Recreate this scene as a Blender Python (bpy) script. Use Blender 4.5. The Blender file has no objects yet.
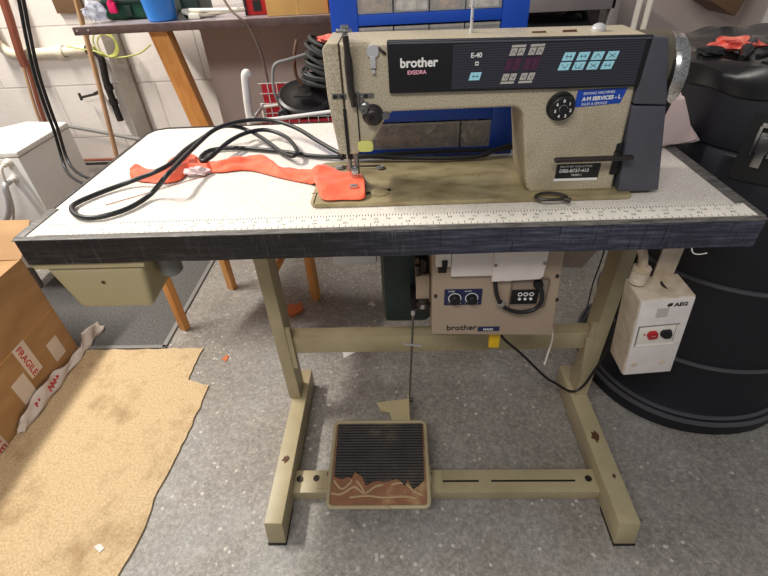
import bpy, bmesh, math, random
from mathutils import Vector, Matrix, Euler
random.seed(7)
SC = bpy.context.scene
COL = SC.collection
R = math.radians

# ------------------------------------------------------------------ camera, light, exposure
cam_d = bpy.data.cameras.new('camera'); cam = bpy.data.objects.new('camera', cam_d); COL.objects.link(cam)
SC.camera = cam
F_PX, PITCH, YAW, ROLL = 454.47, R(37.69), R(-3.158), R(-3.22)
cam_d.sensor_fit = 'HORIZONTAL'; cam_d.sensor_width = 36; cam_d.lens = F_PX / 768 * 36; cam_d.clip_start = .02
fwd = Vector((math.sin(YAW)*math.cos(PITCH), math.cos(YAW)*math.cos(PITCH), -math.sin(PITCH)))
rt = fwd.cross(Vector((0, 0, 1))).normalized(); up = rt.cross(fwd)
r2 = rt*math.cos(ROLL) + up*math.sin(ROLL); u2 = -rt*math.sin(ROLL) + up*math.cos(ROLL)
cam.matrix_world = Matrix.Translation((.0409, -.6194, 1.1279)) @ Matrix((r2, u2, -fwd)).transposed().to_4x4()

SC.view_settings.view_transform = 'Standard'; SC.view_settings.look = 'None'
SC.view_settings.gamma = 1; SC.view_settings.use_curve_mapping = False
SC.view_settings.exposure = 0.0
world = bpy.data.worlds.new('room'); SC.world = world; world.use_nodes = True
world.node_tree.nodes['Background'].inputs[0].default_value = (.93, .95, 1.0, 1)
world.node_tree.nodes['Background'].inputs[1].default_value = 0.24

def area(name, loc, size, sy, energy, col, target):
    d = bpy.data.lights.new(name, 'AREA'); d.shape = 'RECTANGLE'; d.size = size; d.size_y = sy
    d.energy = energy; d.color = col
    o = bpy.data.objects.new(name, d); COL.objects.link(o); o.location = loc
    o.rotation_euler = (Vector(target) - Vector(loc)).to_track_quat('-Z', 'Y').to_euler()
    return o
area('tube_light_key', (-1.66, .62, 2.42), .9, .12, 74, (1, .95, .87), (-.5, .4, .5))
area('tube_light_front', (-.45, -1.35, 2.4), 1.4, .3, 29, (1, .97, .93), (.2, .2, .6))

# ------------------------------------------------------------------ materials
def lin(c):
    c = c / 255
    return c/12.92 if c <= .04045 else ((c+.055)/1.055)**2.4
def rgb(r, g, b): return (lin(r), lin(g), lin(b), 1)

class NT:
    def __init__(s, name):
        s.m = bpy.data.materials.new(name); s.m.use_nodes = True; s.t = s.m.node_tree
        s.b = s.t.nodes['Principled BSDF']; s.tc = s.t.nodes.new('ShaderNodeTexCoord')
    def n(s, typ, **k):
        o = s.t.nodes.new('ShaderNode'+typ)
        for a, v in k.items(): setattr(o, a, v)
        return o
    def l(s, a, b): s.t.links.new(a, b)
    def noise(s, scale, detail=4, rough=.55, stretch=(1, 1, 1), src=None):
        mp = s.n('Mapping'); mp.inputs['Scale'].default_value = stretch
        s.l(src or s.tc.outputs['Object'], mp.inputs[0])
        o = s.n('TexNoise'); o.inputs['Scale'].default_value = scale; o.inputs['Detail'].default_value = detail
        o.inputs['Roughness'].default_value = rough; s.l(mp.outputs[0], o.inputs['Vector']); return o.outputs[0]
    def ramp(s, fac, stops):
        o = s.n('ValToRGB'); e = o.color_ramp.elements
        e[0].position, e[0].color = stops[0]; e[1].position, e[1].color = stops[-1]
        for p, c in stops[1:-1]:
            x = e.new(p); x.color = c
        s.l(fac, o.inputs[0]); return o.outputs[0]
    def mix(s, fac, a, b, mode='MIX'):
        o = s.n('MixRGB', blend_type=mode)
        for i, v in zip((0, 1, 2), (fac, a, b)):
            if hasattr(v, 'is_linked') or hasattr(v, 'links'): s.l(v, o.inputs[i])
            else: o.inputs[i].default_value = v
        return o.outputs[0]
    def bump(s, h, strength=.3, dist=.001, prev=None):
        o = s.n('Bump'); o.inputs['Strength'].default_value = strength; o.inputs['Distance'].default_value = dist
        s.l(h, o.inputs['Height'])
        if prev: s.l(prev, o.inputs['Normal'])
        s.l(o.outputs[0], s.b.inputs['Normal']); return o.outputs[0]
    def col(s, c):
        if hasattr(c, 'links'): s.l(c, s.b.inputs['Base Color'])
        else: s.b.inputs['Base Color'].default_value = c
    def fin(s, rough=.5, metal=0):
        s.b.inputs['Roughness'].default_value = rough; s.b.inputs['Metallic'].default_value = metal; return s.m

def plain(name, c, rough=.5, metal=0, var=.12, scale=12, bs=0, bscale=300, c2=None, alpha=None, trans=0):
    t = NT(name)
    d = tuple(x*(1-var) for x in c[:3])+(1,) if c2 is None else c2
    t.col(t.ramp(t.noise(scale), [(.35, d), (.65, c)]))
    if bs: t.bump(t.noise(bscale, 2), bs, .0006)
    if trans: t.b.inputs['Transmission Weight'].default_value = trans
    if alpha is not None: t.b.inputs['Alpha'].default_value = alpha
    return t.fin(rough, metal)

M = {}
# machine paint: warm grey with fine hammer speckle
t = NT('machine_paint')
c = t.ramp(t.noise(520, 2, .6), [(.36, rgb(152, 140, 118)), (.5, rgb(182, 170, 146)), (.66, rgb(202, 190, 167))])
c = t.mix(t.ramp(t.noise(9, 5), [(.5, (0, 0, 0, 1)), (.78, (.55, .55, .55, 1))]), c, rgb(134, 118, 84))
t.col(c); t.bump(t.noise(420, 2), .35, .0006); M['paint'] = t.fin(.42)
t = NT('worn_bed')
c = t.ramp(t.noise(14, 6, .6, (1, 2.5, 1)), [(.3, rgb(124, 108, 76)), (.5, rgb(162, 148, 112)), (.72, rgb(182, 170, 132))])
c = t.mix(t.ramp(t.noise(45, 4, .6, (1, 2, 1)), [(.66, (0, 0, 0, 1)), (.74, (.7, .7, .7, 1))]), c, rgb(88, 66, 42))
t.col(c); t.bump(t.noise(150, 3), .12, .0006); M['bed'] = t.fin(.36, .25)
t = NT('stand_paint')
c = t.ramp(t.noise(6, 5), [(.35, rgb(160, 146, 114)), (.65, rgb(184, 170, 136))])
c = t.mix(t.ramp(t.noise(24, 6, .65), [(.68, (0, 0, 0, 1)), (.74, (.8, .8, .8, 1))]), c, rgb(110, 86, 58))
t.col(c); t.bump(t.noise(60, 3), .1, .001); M['stand'] = t.fin(.45)
# laminate with fine raised speckle
t = NT('white_laminate')
c = t.ramp(t.noise(330, 2, .5), [(.36, rgb(202, 192, 180)), (.46, rgb(224, 216, 206)), (.7, rgb(231, 225, 216))])
c = t.mix(t.ramp(t.noise(7, 5), [(.5, (0, 0, 0, 1)), (.8, (.35, .35, .35, 1))]), c, rgb(196, 186, 170))
t.col(c); t.bump(t.noise(240, 3), .8, .001); M['laminate'] = t.fin(.42)
# black edge tape
t = NT('black_tape')
st = t.noise(36, 7, .7, (.35, 3, 5))
c = t.ramp(st, [(.3, rgb(14, 13, 15)), (.55, rgb(32, 30, 32)), (.69, rgb(64, 60, 62)), (.78, rgb(150, 146, 146))])
c2 = t.ramp(st, [(.3, rgb(26, 27, 36)), (.5, rgb(56, 57, 74)), (.66, rgb(92, 93, 112)), (.8, rgb(158, 156, 164))])
sx = t.n('SeparateXYZ'); t.l(t.tc.outputs['Object'], sx.inputs[0])
mr = t.n('MapRange'); mr.inputs['From Min'].default_value = -.1; mr.inputs['From Max'].default_value = .22; t.l(sx.outputs['X'], mr.inputs['Value'])
c = t.mix(mr.outputs[0], c, c2)
ck = t.noise(70, 4, .6, (4, 1, .25))
c = t.mix(t.ramp(ck, [(.60, (0, 0, 0, 1)), (.70, (.55, .55, .55, 1))]), c, rgb(96, 94, 104))
c = t.mix(t.ramp(ck, [(.32, (.8, .8, .8, 1)), (.42, (0, 0, 0, 1))]), c, rgb(14, 14, 18))
t.col(c); b = t.bump(t.noise(70, 5, .6, (.4, 2, 6)), .8, .002); b = t.bump(ck, .6, .002, b); t.bump(t.noise(18, 3, .5, (3, 1, 1)), .4, .003, b)
M['tape'] = t.fin(.34)
t = NT('grey_tape_top')
t.col(t.ramp(t.noise(60, 6, .7, (.5, 3, 1)), [(.35, rgb(62, 60, 58)), (.6, rgb(112, 108, 104)), (.75, rgb(150, 146, 140))])); M['tape_top'] = t.fin(.5)
# floor
t = NT('painted_concrete')
c = t.ramp(t.noise(3.2, 8, .62), [(.3, rgb(112, 102, 92)), (.5, rgb(144, 138, 130)), (.7, rgb(168, 168, 168))])
c = t.mix(.6, c, t.ramp(t.noise(110, 7, .8), [(.32, rgb(76, 70, 64)), (.5, rgb(142, 137, 131)), (.66, rgb(198, 191, 180))]))
v = t.n('TexVoronoi'); v.inputs['Scale'].default_value = 34; t.l(t.tc.outputs['Object'], v.inputs['Vector'])
sp = t.n('Math', operation='LESS_THAN'); t.l(v.outputs['Distance'], sp.inputs[0])
th = t.n('Math', operation='MULTIPLY'); t.l(t.noise(55, 3), th.inputs[0]); th.inputs[1].default_value = .30
t.l(th.outputs[0], sp.inputs[1])
pm = t.n('Math', operation='MULTIPLY'); t.l(sp.outputs[0], pm.inputs[0])
t.l(t.ramp(t.noise(5, 4), [(.48, (0, 0, 0, 1)), (.56, (1, 1, 1, 1))]), pm.inputs[1])
c = t.mix(pm.outputs[0], c, rgb(196, 190, 182))
c = t.mix(t.ramp(t.noise(7, 7, .7), [(.60, (0, 0, 0, 1)), (.70, (.6, .6, .6, 1))]), c, rgb(178, 173, 164))
c = t.mix(t.ramp(t.noise(11, 6, .7), [(.66, (0, 0, 0, 1)), (.76, (.6, .6, .6, 1))]), c, rgb(98, 88, 78))
v2 = t.n('TexVoronoi'); v2.inputs['Scale'].default_value = 21; t.l(t.tc.outputs['Object'], v2.inputs['Vector'])
wv = t.n('Math', operation='ADD'); t.l(v2.outputs['Distance'], wv.inputs[0]); mm = t.n('Math', operation='MULTIPLY'); t.l(t.noise(80, 5, .8), mm.inputs[0]); mm.inputs[1].default_value = .42; t.l(mm.outputs[0], wv.inputs[1])
c = t.mix(t.ramp(wv.outputs[0], [(.275, (.85, .85, .85, 1)), (.30, (0, 0, 0, 1))]), c, rgb(206, 198, 184))
t.col(c); t.bump(t.noise(120, 5, .7), .25, .001); M['floor'] = t.fin(.55)
# wall
def wallmat(name, a, b_, mortar):
    t = NT(name)
    br = t.n('TexBrick'); mp = t.n('Mapping'); mp.inputs['Rotation'].default_value = (R(90), 0, 0)
    mp.inputs['Location'].default_value = (.11, 0, .02)
    t.l(t.tc.outputs['Object'], mp.inputs[0]); t.l(mp.outputs[0], br.inputs['Vector'])
    br.inputs['Scale'].default_value = 1; br.inputs['Brick Width'].default_value = .45; br.inputs['Row Height'].default_value = .225
    br.inputs['Mortar Size'].default_value = .004; br.inputs['Mortar Smooth'].default_value = .5
    br.inputs['Color1'].default_value = a; br.inputs['Color2'].default_value = b_; br.inputs['Mortar'].default_value = mortar
    c = t.mix(t.ramp(t.noise(5, 6), [(.5, (0, 0, 0, 1)), (.8, (.4, .4, .4, 1))]), br.outputs[0], mortar)
    t.col(c); b = t.bump(t.noise(90, 5, .7), .5, .003)
    iv = t.n('Math', operation='SUBTRACT'); iv.inputs[0].default_value = 1; t.l(br.outputs['Fac'], iv.inputs[1])
    t.bump(iv.outputs[0], .5, .004, b); return t.fin(.8)
M['wall'] = wallmat('white_painted_block', rgb(232, 223, 216), rgb(229, 220, 213), rgb(210, 199, 191))
M['shaded_wall'] = plain('mauve_wall_shade', rgb(186, 171, 164), .7, 0, .08, 3)  # back wall in shade, with the shade put into the colour
t = NT('tan_carpet')
c = t.ramp(t.noise(170, 4, .7), [(.3, rgb(176, 150, 112)), (.5, rgb(204, 178, 138)), (.7, rgb(220, 196, 158))])
c = t.mix(t.ramp(t.noise(5, 9, .75), [(.5, (0, 0, 0, 1)), (.68, (.8, .8, .8, 1))]), c, rgb(150, 120, 84))
t.col(c); t.bump(t.noise(260, 4, .7), .35, .002); M['rug'] = t.fin(.95)
t = NT('ribbed_grey_mat')
c = t.ramp(t.noise(160, 5, .7), [(.35, rgb(70, 68, 66)), (.6, rgb(104, 102, 100)), (.75, rgb(140, 138, 134))])
t.col(c); t.bump(t.noise(200, 3), .5, .002); M['mat'] = t.fin(.85)
t = NT('cardboard')
c = t.ramp(t.noise(7, 4, .5, (1, 1, 3)), [(.35, rgb(168, 128, 84)), (.65, rgb(184, 144, 98))])
t.col(c); t.bump(t.noise(30, 3, .5, (8, 1, .4)), .1, .001); M['card'] = t.fin(.6)
t = NT('orange_pine')
c = t.ramp(t.noise(7, 5, .6, (6, 6, .6)), [(.3, rgb(206, 136, 66)), (.6, rgb(228, 166, 96)), (.75, rgb(236, 180, 112))])
t.col(c); M['pine'] = t.fin(.45)
t = NT('pale_dowel'); t.col(t.ramp(t.noise(9, 4, .6, (5, 5, .5)), [(.3, rgb(168, 128, 92)), (.7, rgb(200, 162, 124))])); M['dowel'] = t.fin(.6)
t = NT('orange_cloth')
c = t.ramp(t.noise(22, 5), [(.3, rgb(236, 84, 46)), (.6, rgb(252, 104, 66)), (.75, rgb(255, 122, 88))])
t.col(c); t.bump(t.noise(28, 6, .6), .9, .006); M['orange'] = t.fin(.7)
M['orange'].node_tree.nodes['Principled BSDF'].inputs['Sheen Weight'].default_value = .2
t = NT('torn_rubber')
w = t.n('TexWave', bands_direction='Y'); w.inputs['Scale'].default_value = 42; t.l(t.tc.outputs['Object'], w.inputs['Vector'])
c = t.ramp(t.noise(11, 6, .7), [(.38, rgb(42, 39, 40)), (.56, rgb(58, 53, 50)), (.72, rgb(104, 90, 74))])
t.col(c); t.bump(w.outputs['Fac'], .9, .003); M['rubber'] = t.fin(.6)
t = NT('rusty_plate')
c = t.ramp(t.noise(14, 5, .6), [(.34, rgb(122, 82, 58)), (.58, rgb(146, 100, 70)), (.68, rgb(172, 140, 100)), (.8, rgb(160, 128, 92))])
t.col(c); t.bump(t.noise(90, 4), .5, .001); M['rust'] = t.fin(.7)
t = NT('chrome_wheel')
c = t.ramp(t.noise(420, 4, .6), [(.34, rgb(120, 116, 112)), (.46, rgb(200, 198, 195)), (.7, rgb(228, 227, 224))]); t.col(c); M['wheel'] = t.fin(.22, 1)
t = NT('striped_panel')
w = t.n('TexWave', bands_direction='Z'); w.inputs['Scale'].default_value = 95; t.l(t.tc.outputs['Object'], w.inputs['Vector'])
t.col(t.ramp(w.outputs['Fac'], [(.2, rgb(34, 34, 42)), (.8, rgb(56, 56, 67))])); M['stripe'] = t.fin(.4)

def P(k, *a, **b): M[k] = plain(k, *a, **b)
P('dark_olive', rgb(92, 84, 70), .45)
P('glue', rgb(184, 156, 116), .7)
P('symbol', rgb(58, 76, 88), .5, var=.02)
P('matt_cable', rgb(38, 40, 40), .6)
P('brown_cable', rgb(98, 80, 72), .5)
P('black', rgb(24, 23, 25), .42)
P('flat_black', rgb(12, 12, 13), .6)
P('matt_black', rgb(20, 20, 21), .75)
P('panel_black', rgb(20, 19, 23), .38)
P('cable', rgb(22, 26, 28), .42)
P('cover', rgb(78, 78, 87), .45, bs=.2, bscale=200, scale=30)
P('cover_edge', rgb(98, 98, 102), .4)
P('tub', rgb(16, 17, 27), .5, bs=.15, bscale=250, scale=20)
P('tub_ring', rgb(82, 80, 84), .3)
P('bag', rgb(30, 30, 32), .3, bs=.5, bscale=18)
P('steel', rgb(150, 148, 145), .32, .9, .25, 60)
P('dark_steel', rgb(74, 68, 66), .4, .7, .3, 60)
P('chrome', rgb(200, 198, 196), .2, 1, .2, 40)
P('bright', rgb(205, 204, 205), .3, .35)
P('white_metal', rgb(222, 220, 215), .35)
P('white', rgb(232, 226, 214), .5)
P('cream', rgb(238, 232, 214), .5, var=.15)
P('off_white', rgb(232, 222, 214), .45)
P('washer', rgb(232, 230, 226), .35, var=.04)
P('box_paint', rgb(170, 150, 130), .45, var=.08)
P('box_recess', rgb(140, 124, 110), .5)
P('switch_paint', rgb(206, 192, 174), .5, var=.16, scale=30, c2=rgb(176, 158, 134))
P('switch_face', rgb(224, 216, 212), .4, var=.1, scale=50)
P('khaki', rgb(188, 174, 134), .4, var=.06)
P('green_motor', rgb(32, 50, 46), .4, var=.25)
P('red', rgb(176, 26, 30), .45)
P('pink', rgb(226, 30, 96), .45)
P('rack_blue', rgb(22, 76, 186), .38, var=.08)
P('tub_blue', rgb(56, 130, 214), .4)
P('label_blue', rgb(24, 72, 176), .4)
P('dark_blue', rgb(26, 34, 76), .4)
P('cyan', rgb(166, 226, 242), .45, var=.04)
P('key_grey', rgb(188, 182, 174), .45)
P('led_purple', rgb(84, 44, 72), .3, var=.3, scale=160)
P('lettering', rgb(236, 234, 228), .5, var=.02)
P('lettering_pink', rgb(240, 170, 190), .5, var=.02)
P('lettering_dark', rgb(26, 24, 26), .5, var=.02)
P('lettering_red', rgb(196, 40, 46), .5, var=.02)
P('yellow_green', rgb(216, 214, 120), .4)
P('yellow', rgb(236, 190, 20), .4)
P('green_plastic', rgb(18, 70, 48), .45)
P('dark_green', rgb(24, 44, 38), .45)
P('carton_small', rgb(206, 160, 92), .6)
P('brown_lip', rgb(98, 78, 74), .4, var=.35, scale=50)
P('bench_top', rgb(150, 142, 146), .22, var=.15)
P('copper', rgb(148, 86, 66), .5, .3)
P('cream_pipe', rgb(232, 222, 198), .5)
P('soot', rgb(40, 34, 32), .6, var=.4, scale=50)
P('grey_conduit', rgb(132, 130, 126), .5)
P('grey_strip', rgb(150, 138, 128), .75, var=.2, scale=14)
P('wire_yellow', rgb(186, 188, 96), .5)
P('basket_red', rgb(190, 36, 50), .45)
P('pink_cloth', rgb(224, 200, 198), .85, var=.1, bs=.6, bscale=60)
P('red_fabric', rgb(206, 50, 44), .75, var=.4, scale=60, bs=.6, bscale=40, c2=rgb(232, 130, 112))
P('grey_frame', rgb(136, 128, 126), .45)
P('brown_board', rgb(112, 84, 58), .6)
P('paper', rgb(226, 222, 216), .7)
P('paper_tape', rgb(228, 214, 202), .45, bs=.5, bscale=40)
P('scrap', rgb(214, 118, 70), .7)
P('brown_stain', rgb(92, 58, 36), .7)
P('tub_contents', rgb(176, 132, 84), .5, scale=70, c2=rgb(62, 50, 40))
P('tub_contents_pale', rgb(240, 234, 222), .5, scale=60, c2=rgb(150, 144, 134))
P('clear', rgb(238, 235, 230), .12, alpha=.22)
P('clear_bag', rgb(210, 216, 230), .15, alpha=.5)

# ------------------------------------------------------------------ mesh helpers
ORG = {}
class MB:
    def __init__(s): s.bm = bmesh.new()
    def _fin(s, vs, m, bev=0, seg=2):
        if m is not None: bmesh.ops.transform(s.bm, matrix=m, verts=vs)
        if bev:
            es = set(e for v in vs for e in v.link_edges)
            bmesh.ops.bevel(s.bm, geom=list(es), offset=bev, segments=seg, profile=.6, affect='EDGES')
        return s
    def box(s, a, b, bev=0, seg=2, m=None):
        """axis box between corners a and b"""
        a, b = Vector(a), Vector(b); c = (a+b)/2; d = b-a
        v = bmesh.ops.create_cube(s.bm, size=1, matrix=Matrix.Translation(c) @ Matrix.Diagonal((abs(d.x), abs(d.y), abs(d.z), 1)))['verts']
        return s._fin(v, m, bev, seg)
    def hexa(s, pts, bev=0, seg=2):
        """8 points: bottom ring then top ring"""
        v = [s.bm.verts.new(p) for p in pts]
        for f in ((3,2,1,0),(4,5,6,7),(0,1,5,4),(1,2,6,5),(2,3,7,6),(3,0,4,7)): s.bm.faces.new([v[i] for i in f])
        return s._fin(v, None, bev, seg)
    def prism(s, poly, axis, lo, hi, bev=0, seg=2):
        """poly in the two other axes (x,z for axis y; x,y for axis z; y,z for axis x)"""
        def P3(p, w):
            return (p[0], w, p[1]) if axis == 'y' else (p[0], p[1], w) if axis == 'z' else (w, p[0], p[1])
        A = [s.bm.verts.new(P3(p, lo)) for p in poly]; B = [s.bm.verts.new(P3(p, hi)) for p in poly]
        n = len(poly); fs = [s.bm.faces.new(A), s.bm.faces.new(list(reversed(B)))]
        for i in range(n): fs.append(s.bm.faces.new((A[i], B[i], B[(i+1) % n], A[(i+1) % n])))
        bmesh.ops.recalc_face_normals(s.bm, faces=fs)
        if bev:
            bmesh.ops.bevel(s.bm, geom=list(set(e for f in fs[:2] for e in f.edges)), offset=bev, segments=seg, profile=.6, affect='EDGES')
        return s
    def cyl(s, p0, p1, r, n=20, r1=None, bev=0):
        p0, p1 = Vector(p0), Vector(p1); d = p1-p0
        m = Matrix.Translation((p0+p1)/2) @ d.to_track_quat('Z', 'Y').to_matrix().to_4x4()
        v = bmesh.ops.create_cone(s.bm, cap_ends=True, segments=n, radius1=r, radius2=r if r1 is None else r1, depth=d.length, matrix=m)['verts']
        if bev:
            fs = [f for f in set(f for x in v for f in x.link_faces) if len(f.verts) > 4]
            bmesh.ops.bevel(s.bm, geom=list(set(e for f in fs for e in f.edges)), offset=bev, segments=2, affect='EDGES')
        return s
    def lathe(s, prof, c, axis=(0, 0, 1), n=40):
        """prof: (radius, height) along axis from c"""
        m = Matrix.Translation(c) @ Vector(axis).to_track_quat('Z', 'Y').to_matrix().to_4x4()
        rings = []
        for r, h in prof:
            if r < 1e-6: rings.append([s.bm.verts.new(m @ Vector((0, 0, h)))])
            else: rings.append([s.bm.verts.new(m @ Vector((r*math.cos(2*math.pi*i/n), r*math.sin(2*math.pi*i/n), h))) for i in range(n)])
        fs = []
        for A, B in zip(rings, rings[1:]):
            for i in range(n):
                j = (i+1) % n
                if len(A) == 1 and len(B) == 1: continue
                if len(A) == 1: fs.append(s.bm.faces.new((A[0], B[i], B[j])))
                elif len(B) == 1: fs.append(s.bm.faces.new((A[i], B[0], A[j])))
                else: fs.append(s.bm.faces.new((A[i], B[i], B[j], A[j])))
        bmesh.ops.recalc_face_normals(s.bm, faces=fs)
        return s
    def tube(s, pts, r, n=8, smooth=4, closed=False):
        P_ = [Vector(p) for p in pts]
        if smooth > 1:
            Q = []; N = len(P_); rng = N if closed else N-1
            for i in range(rng):
                if closed: p0, p1, p2, p3 = P_[i-1], P_[i], P_[(i+1) % N], P_[(i+2) % N]
                else: p0, p1, p2, p3 = P_[max(i-1, 0)], P_[i], P_[i+1], P_[min(i+2, N-1)]
                for k in range(smooth):
                    u = k/smooth
                    Q.append(.5*((2*p1)+(-p0+p2)*u+(2*p0-5*p1+4*p2-p3)*u*u+(-p0+3*p1-3*p2+p3)*u**3))
            if not closed: Q.append(P_[-1])
            P_ = Q
        rings = []; nrm = None; N = len(P_)
        for i, p in enumerate(P_):
            tn = ((P_[(i+1) % N]-P_[i-1]) if closed else (P_[min(i+1, N-1)]-P_[max(i-1, 0)])).normalized()
            if nrm is None: nrm = tn.orthogonal().normalized()
            nrm = (nrm - tn*nrm.dot(tn)).normalized(); bn = tn.cross(nrm)
            rr = r[min(i*len(r)//N, len(r)-1)] if isinstance(r, (list, tuple)) else r
            rings.append([s.bm.verts.new(p+(nrm*math.cos(2*math.pi*k/n)+bn*math.sin(2*math.pi*k/n))*rr) for k in range(n)])
        prs = list(zip(rings, rings[1:]))
        if closed: prs.append((rings[-1], rings[0]))
        for A, B in prs:
            for k in range(n): s.bm.faces.new((A[k], A[(k+1) % n], B[(k+1) % n], B[k]))
        if not closed:
            s.bm.faces.new(list(reversed(rings[0]))); s.bm.faces.new(rings[-1])
        return s
    def text(s, txt, size, m, ext=.0002, align='LEFT', shear=0, bold=0):
        cu = bpy.data.curves.new('lettering', 'FONT'); cu.body = txt; cu.size = size; cu.extrude = ext; cu.align_x = align; cu.shear = shear
        cu.offset = bold; cu.resolution_u = 3
        o = bpy.data.objects.new('lettering', cu); COL.objects.link(o); bpy.context.view_layer.update()
        me = bpy.data.meshes.new_from_object(o.evaluated_get(bpy.context.evaluated_depsgraph_get()))
        me.transform(m); s.bm.from_mesh(me)
        bpy.data.objects.remove(o); bpy.data.curves.remove(cu); bpy.data.meshes.remove(me); return s
    def build(s, name, mat, parent=None, label=None, cat=None, group=None, kind=None, smooth=True, org=None, mods=None):
        me = bpy.data.meshes.new(name)
        if parent is not None: org = ORG[parent.name]
        elif org is None:
            xs = [v.co for v in s.bm.verts]
            org = Vector((sum(v.x for v in xs)/len(xs), sum(v.y for v in xs)/len(xs), min(v.z for v in xs)))
        org = Vector(org)
        bmesh.ops.translate(s.bm, vec=-org, verts=s.bm.verts)
        s.bm.to_mesh(me); s.bm.free()
        me.materials.append(M[mat] if isinstance(mat, str) else mat)
        o = bpy.data.objects.new(name, me); COL.objects.link(o)
        if parent is not None: o.parent = parent
        else: o.location = org
        ORG[o.name] = org
        if smooth:
            for p in me.polygons: p.use_smooth = True
            try: me.set_sharp_from_angle(angle=R(38))
            except Exception: pass
        if label: o['label'] = label
        if cat: o['category'] = cat
        if group: o['group'] = group
        if kind: o['kind'] = kind
        for md in (mods or []):
            q = o.modifiers.new(md[0], md[0])
            for a, v in md[1].items(): setattr(q, a, v)
        return o
def thing(name, loc, label, cat, group=None):
    o = bpy.data.objects.new(name, None); COL.objects.link(o); o.location = loc; o.empty_display_size = .05
    o['label'] = label; o['category'] = cat
    if group: o['group'] = group
    ORG[o.name] = Vector(loc); return o
FRONT = Matrix.Rotation(R(90), 4, 'X')            # text facing -Y
def fr(x, y, z): return Matrix.Translation((x, y, z)) @ FRONT
def dup_tree(o, parent=None):
    c = o.copy(); COL.objects.link(c); ORG[c.name] = ORG[o.name]
    if parent: c.parent = parent
    for ch in [x for x in bpy.data.objects if x.parent == o]: dup_tree(ch, c)
    return c
def wob(p, s=1.0): 
    return math.sin(p[0]*s*7.1+p[1]*s*3.3)+.6*math.sin(p[0]*s*13.7-p[1]*s*17.2+1.3)+.4*math.sin(p[1]*s*29+p[0]*s*5+.4)

# ------------------------------------------------------------------ the setting
MB().box((-3.2, -2.2, -.05), (3.2, 1.5, 0)).build('floor', 'floor', kind='structure', smooth=False)
MB().box((-3.2, 1.45, 0), (3.2, 1.55, 2.7)).build('wall_back', 'wall', kind='structure', smooth=False, org=(0, 1.45, 0))
MB().box((-1.158, 1.425, 0), (-1.088, 1.4495, 2.7), .003).build('trim_1', 'grey_strip', kind='structure')
MB().box((.30, 1.432, 0), (1.36, 1.4495, 2.7), .001).build('wall_shade_sheet', 'shaded_wall', kind='structure')  # added sheet: darker colour paints the shade on the right of the wall
MB().box((1.36, 1.30, 0), (1.9, 1.4495, 2.7), .003).build('trim_2', 'wall', kind='structure')

# ------------------------------------------------------------------ sewing table
H, T = .762, .046
tb = thing('sewing_table', (0, .275, 0), 'wide white topped industrial sewing table with black taped edge on khaki steel stand', 'table')
c_ = .035
poly = [(-.592, .008), (.592, .008), (.592, .542), (-.592+c_, .542), (-.592+c_*.3, .542-c_*.3), (-.592, .542-c_)]
MB().prism(poly, 'z', H-T, H-.0006).build('tabletop', 'laminate', tb, smooth=False)
mb = MB()
def edge_strip(mb, pts, out, z0, z1, th, amp):
    """thin crumpled wrap following pts"""
    N = 90
    seg = []
    tot = sum((Vector(b)-Vector(a)).length for a, b in zip(pts, pts[1:]))
    for a, b in zip(pts, pts[1:]):
        a, b = Vector(a), Vector(b); k = max(2, int(N*(b-a).length/tot))
        d = (b-a).normalized(); n = Vector((d.y, -d.x, 0))*out
        for i in range(k+1): seg.append((a+(b-a)*i/k, n))
    rows = []
    for p, n in seg:
        w = amp*wob((p.x, p.y), 3); q = p+n*(th+w)
        rows.append([mb.bm.verts.new((p.x, p.y, z0)), mb.bm.verts.new((q.x, q.y, z0)), mb.bm.verts.new((q.x+n.x*w, q.y+n.y*w, (z0+z1)/2)),
                     mb.bm.verts.new((q.x, q.y, z1-.002)), mb.bm.verts.new((q.x-n.x*.002, q.y-n.y*.002, z1+.0004)), mb.bm.verts.new((p.x, p.y, z1))])
    for A, B in zip(rows, rows[1:]):
        for k in range(5): mb.bm.faces.new((A[k], B[k], B[k+1], A[k+1]))
edge_strip(mb, [(-.592, .508, 0), (-.592, .008, 0), (.592, .008, 0), (.592, .542, 0), (-.557, .542, 0), (-.5815, .5315, 0), (-.592, .508, 0)], 1, H-T-.001, H+.0008, .008, .0007)
bmesh.ops.recalc_face_normals(mb.bm, faces=mb.bm.faces)
et = mb.build('edge_tape', 'tape', tb, label='crumpled black tape around the edge')
mb = MB()                                    # tape folded over onto the top
for a, b in (((-.596, -.0005), (.596, .0125)), ((-.5995, .0125), (-.583, .11)), ((.578, .0125), (.5995, .54))):
    mb.box((a[0], a[1], H-.0004), (b[0], b[1], H+.0012), .0005)
mb.build('folded_tape', 'tape_top', tb, label='grey scuffed tape folded over the top edge')
# paper measuring tape along the front
rz = H+.0018
ru = MB().box((-.566, .0135, H-.0002), (.588, .052, rz)).build('measuring_tape', 'white', tb, label='printed paper ruler tape stuck along the front edge', smooth=False)
mb = MB()
x = -.56; i = 0
while x < .582:
    l = .010 if i % 5 == 0 else .0055
    mb.box((x-.0005, .052-l, rz), (x+.0005, .0515, rz+.0002))
    if i % 2 == 0: mb.box((x-.0004, .0138, rz), (x+.0004, .0138+(.009 if i % 10 == 0 else .005), rz+.0002))
    x += .005; i += 1
mb.build('tick_marks', 'lettering_dark', ru, smooth=False)
mb = MB()
for k in range(1, 57):
    mb.text(str(k*2), .0075, Matrix.Translation((-.562+k*.020, .034, rz)), 0, 'CENTER')
for k in range(1, 23):
    mb.text(str(k*2), .009, Matrix.Translation((-.56+k*.0508, .0235, rz)), 0, 'CENTER')
mb.build('numerals', 'lettering_dark', ru, smooth=False)
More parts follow.
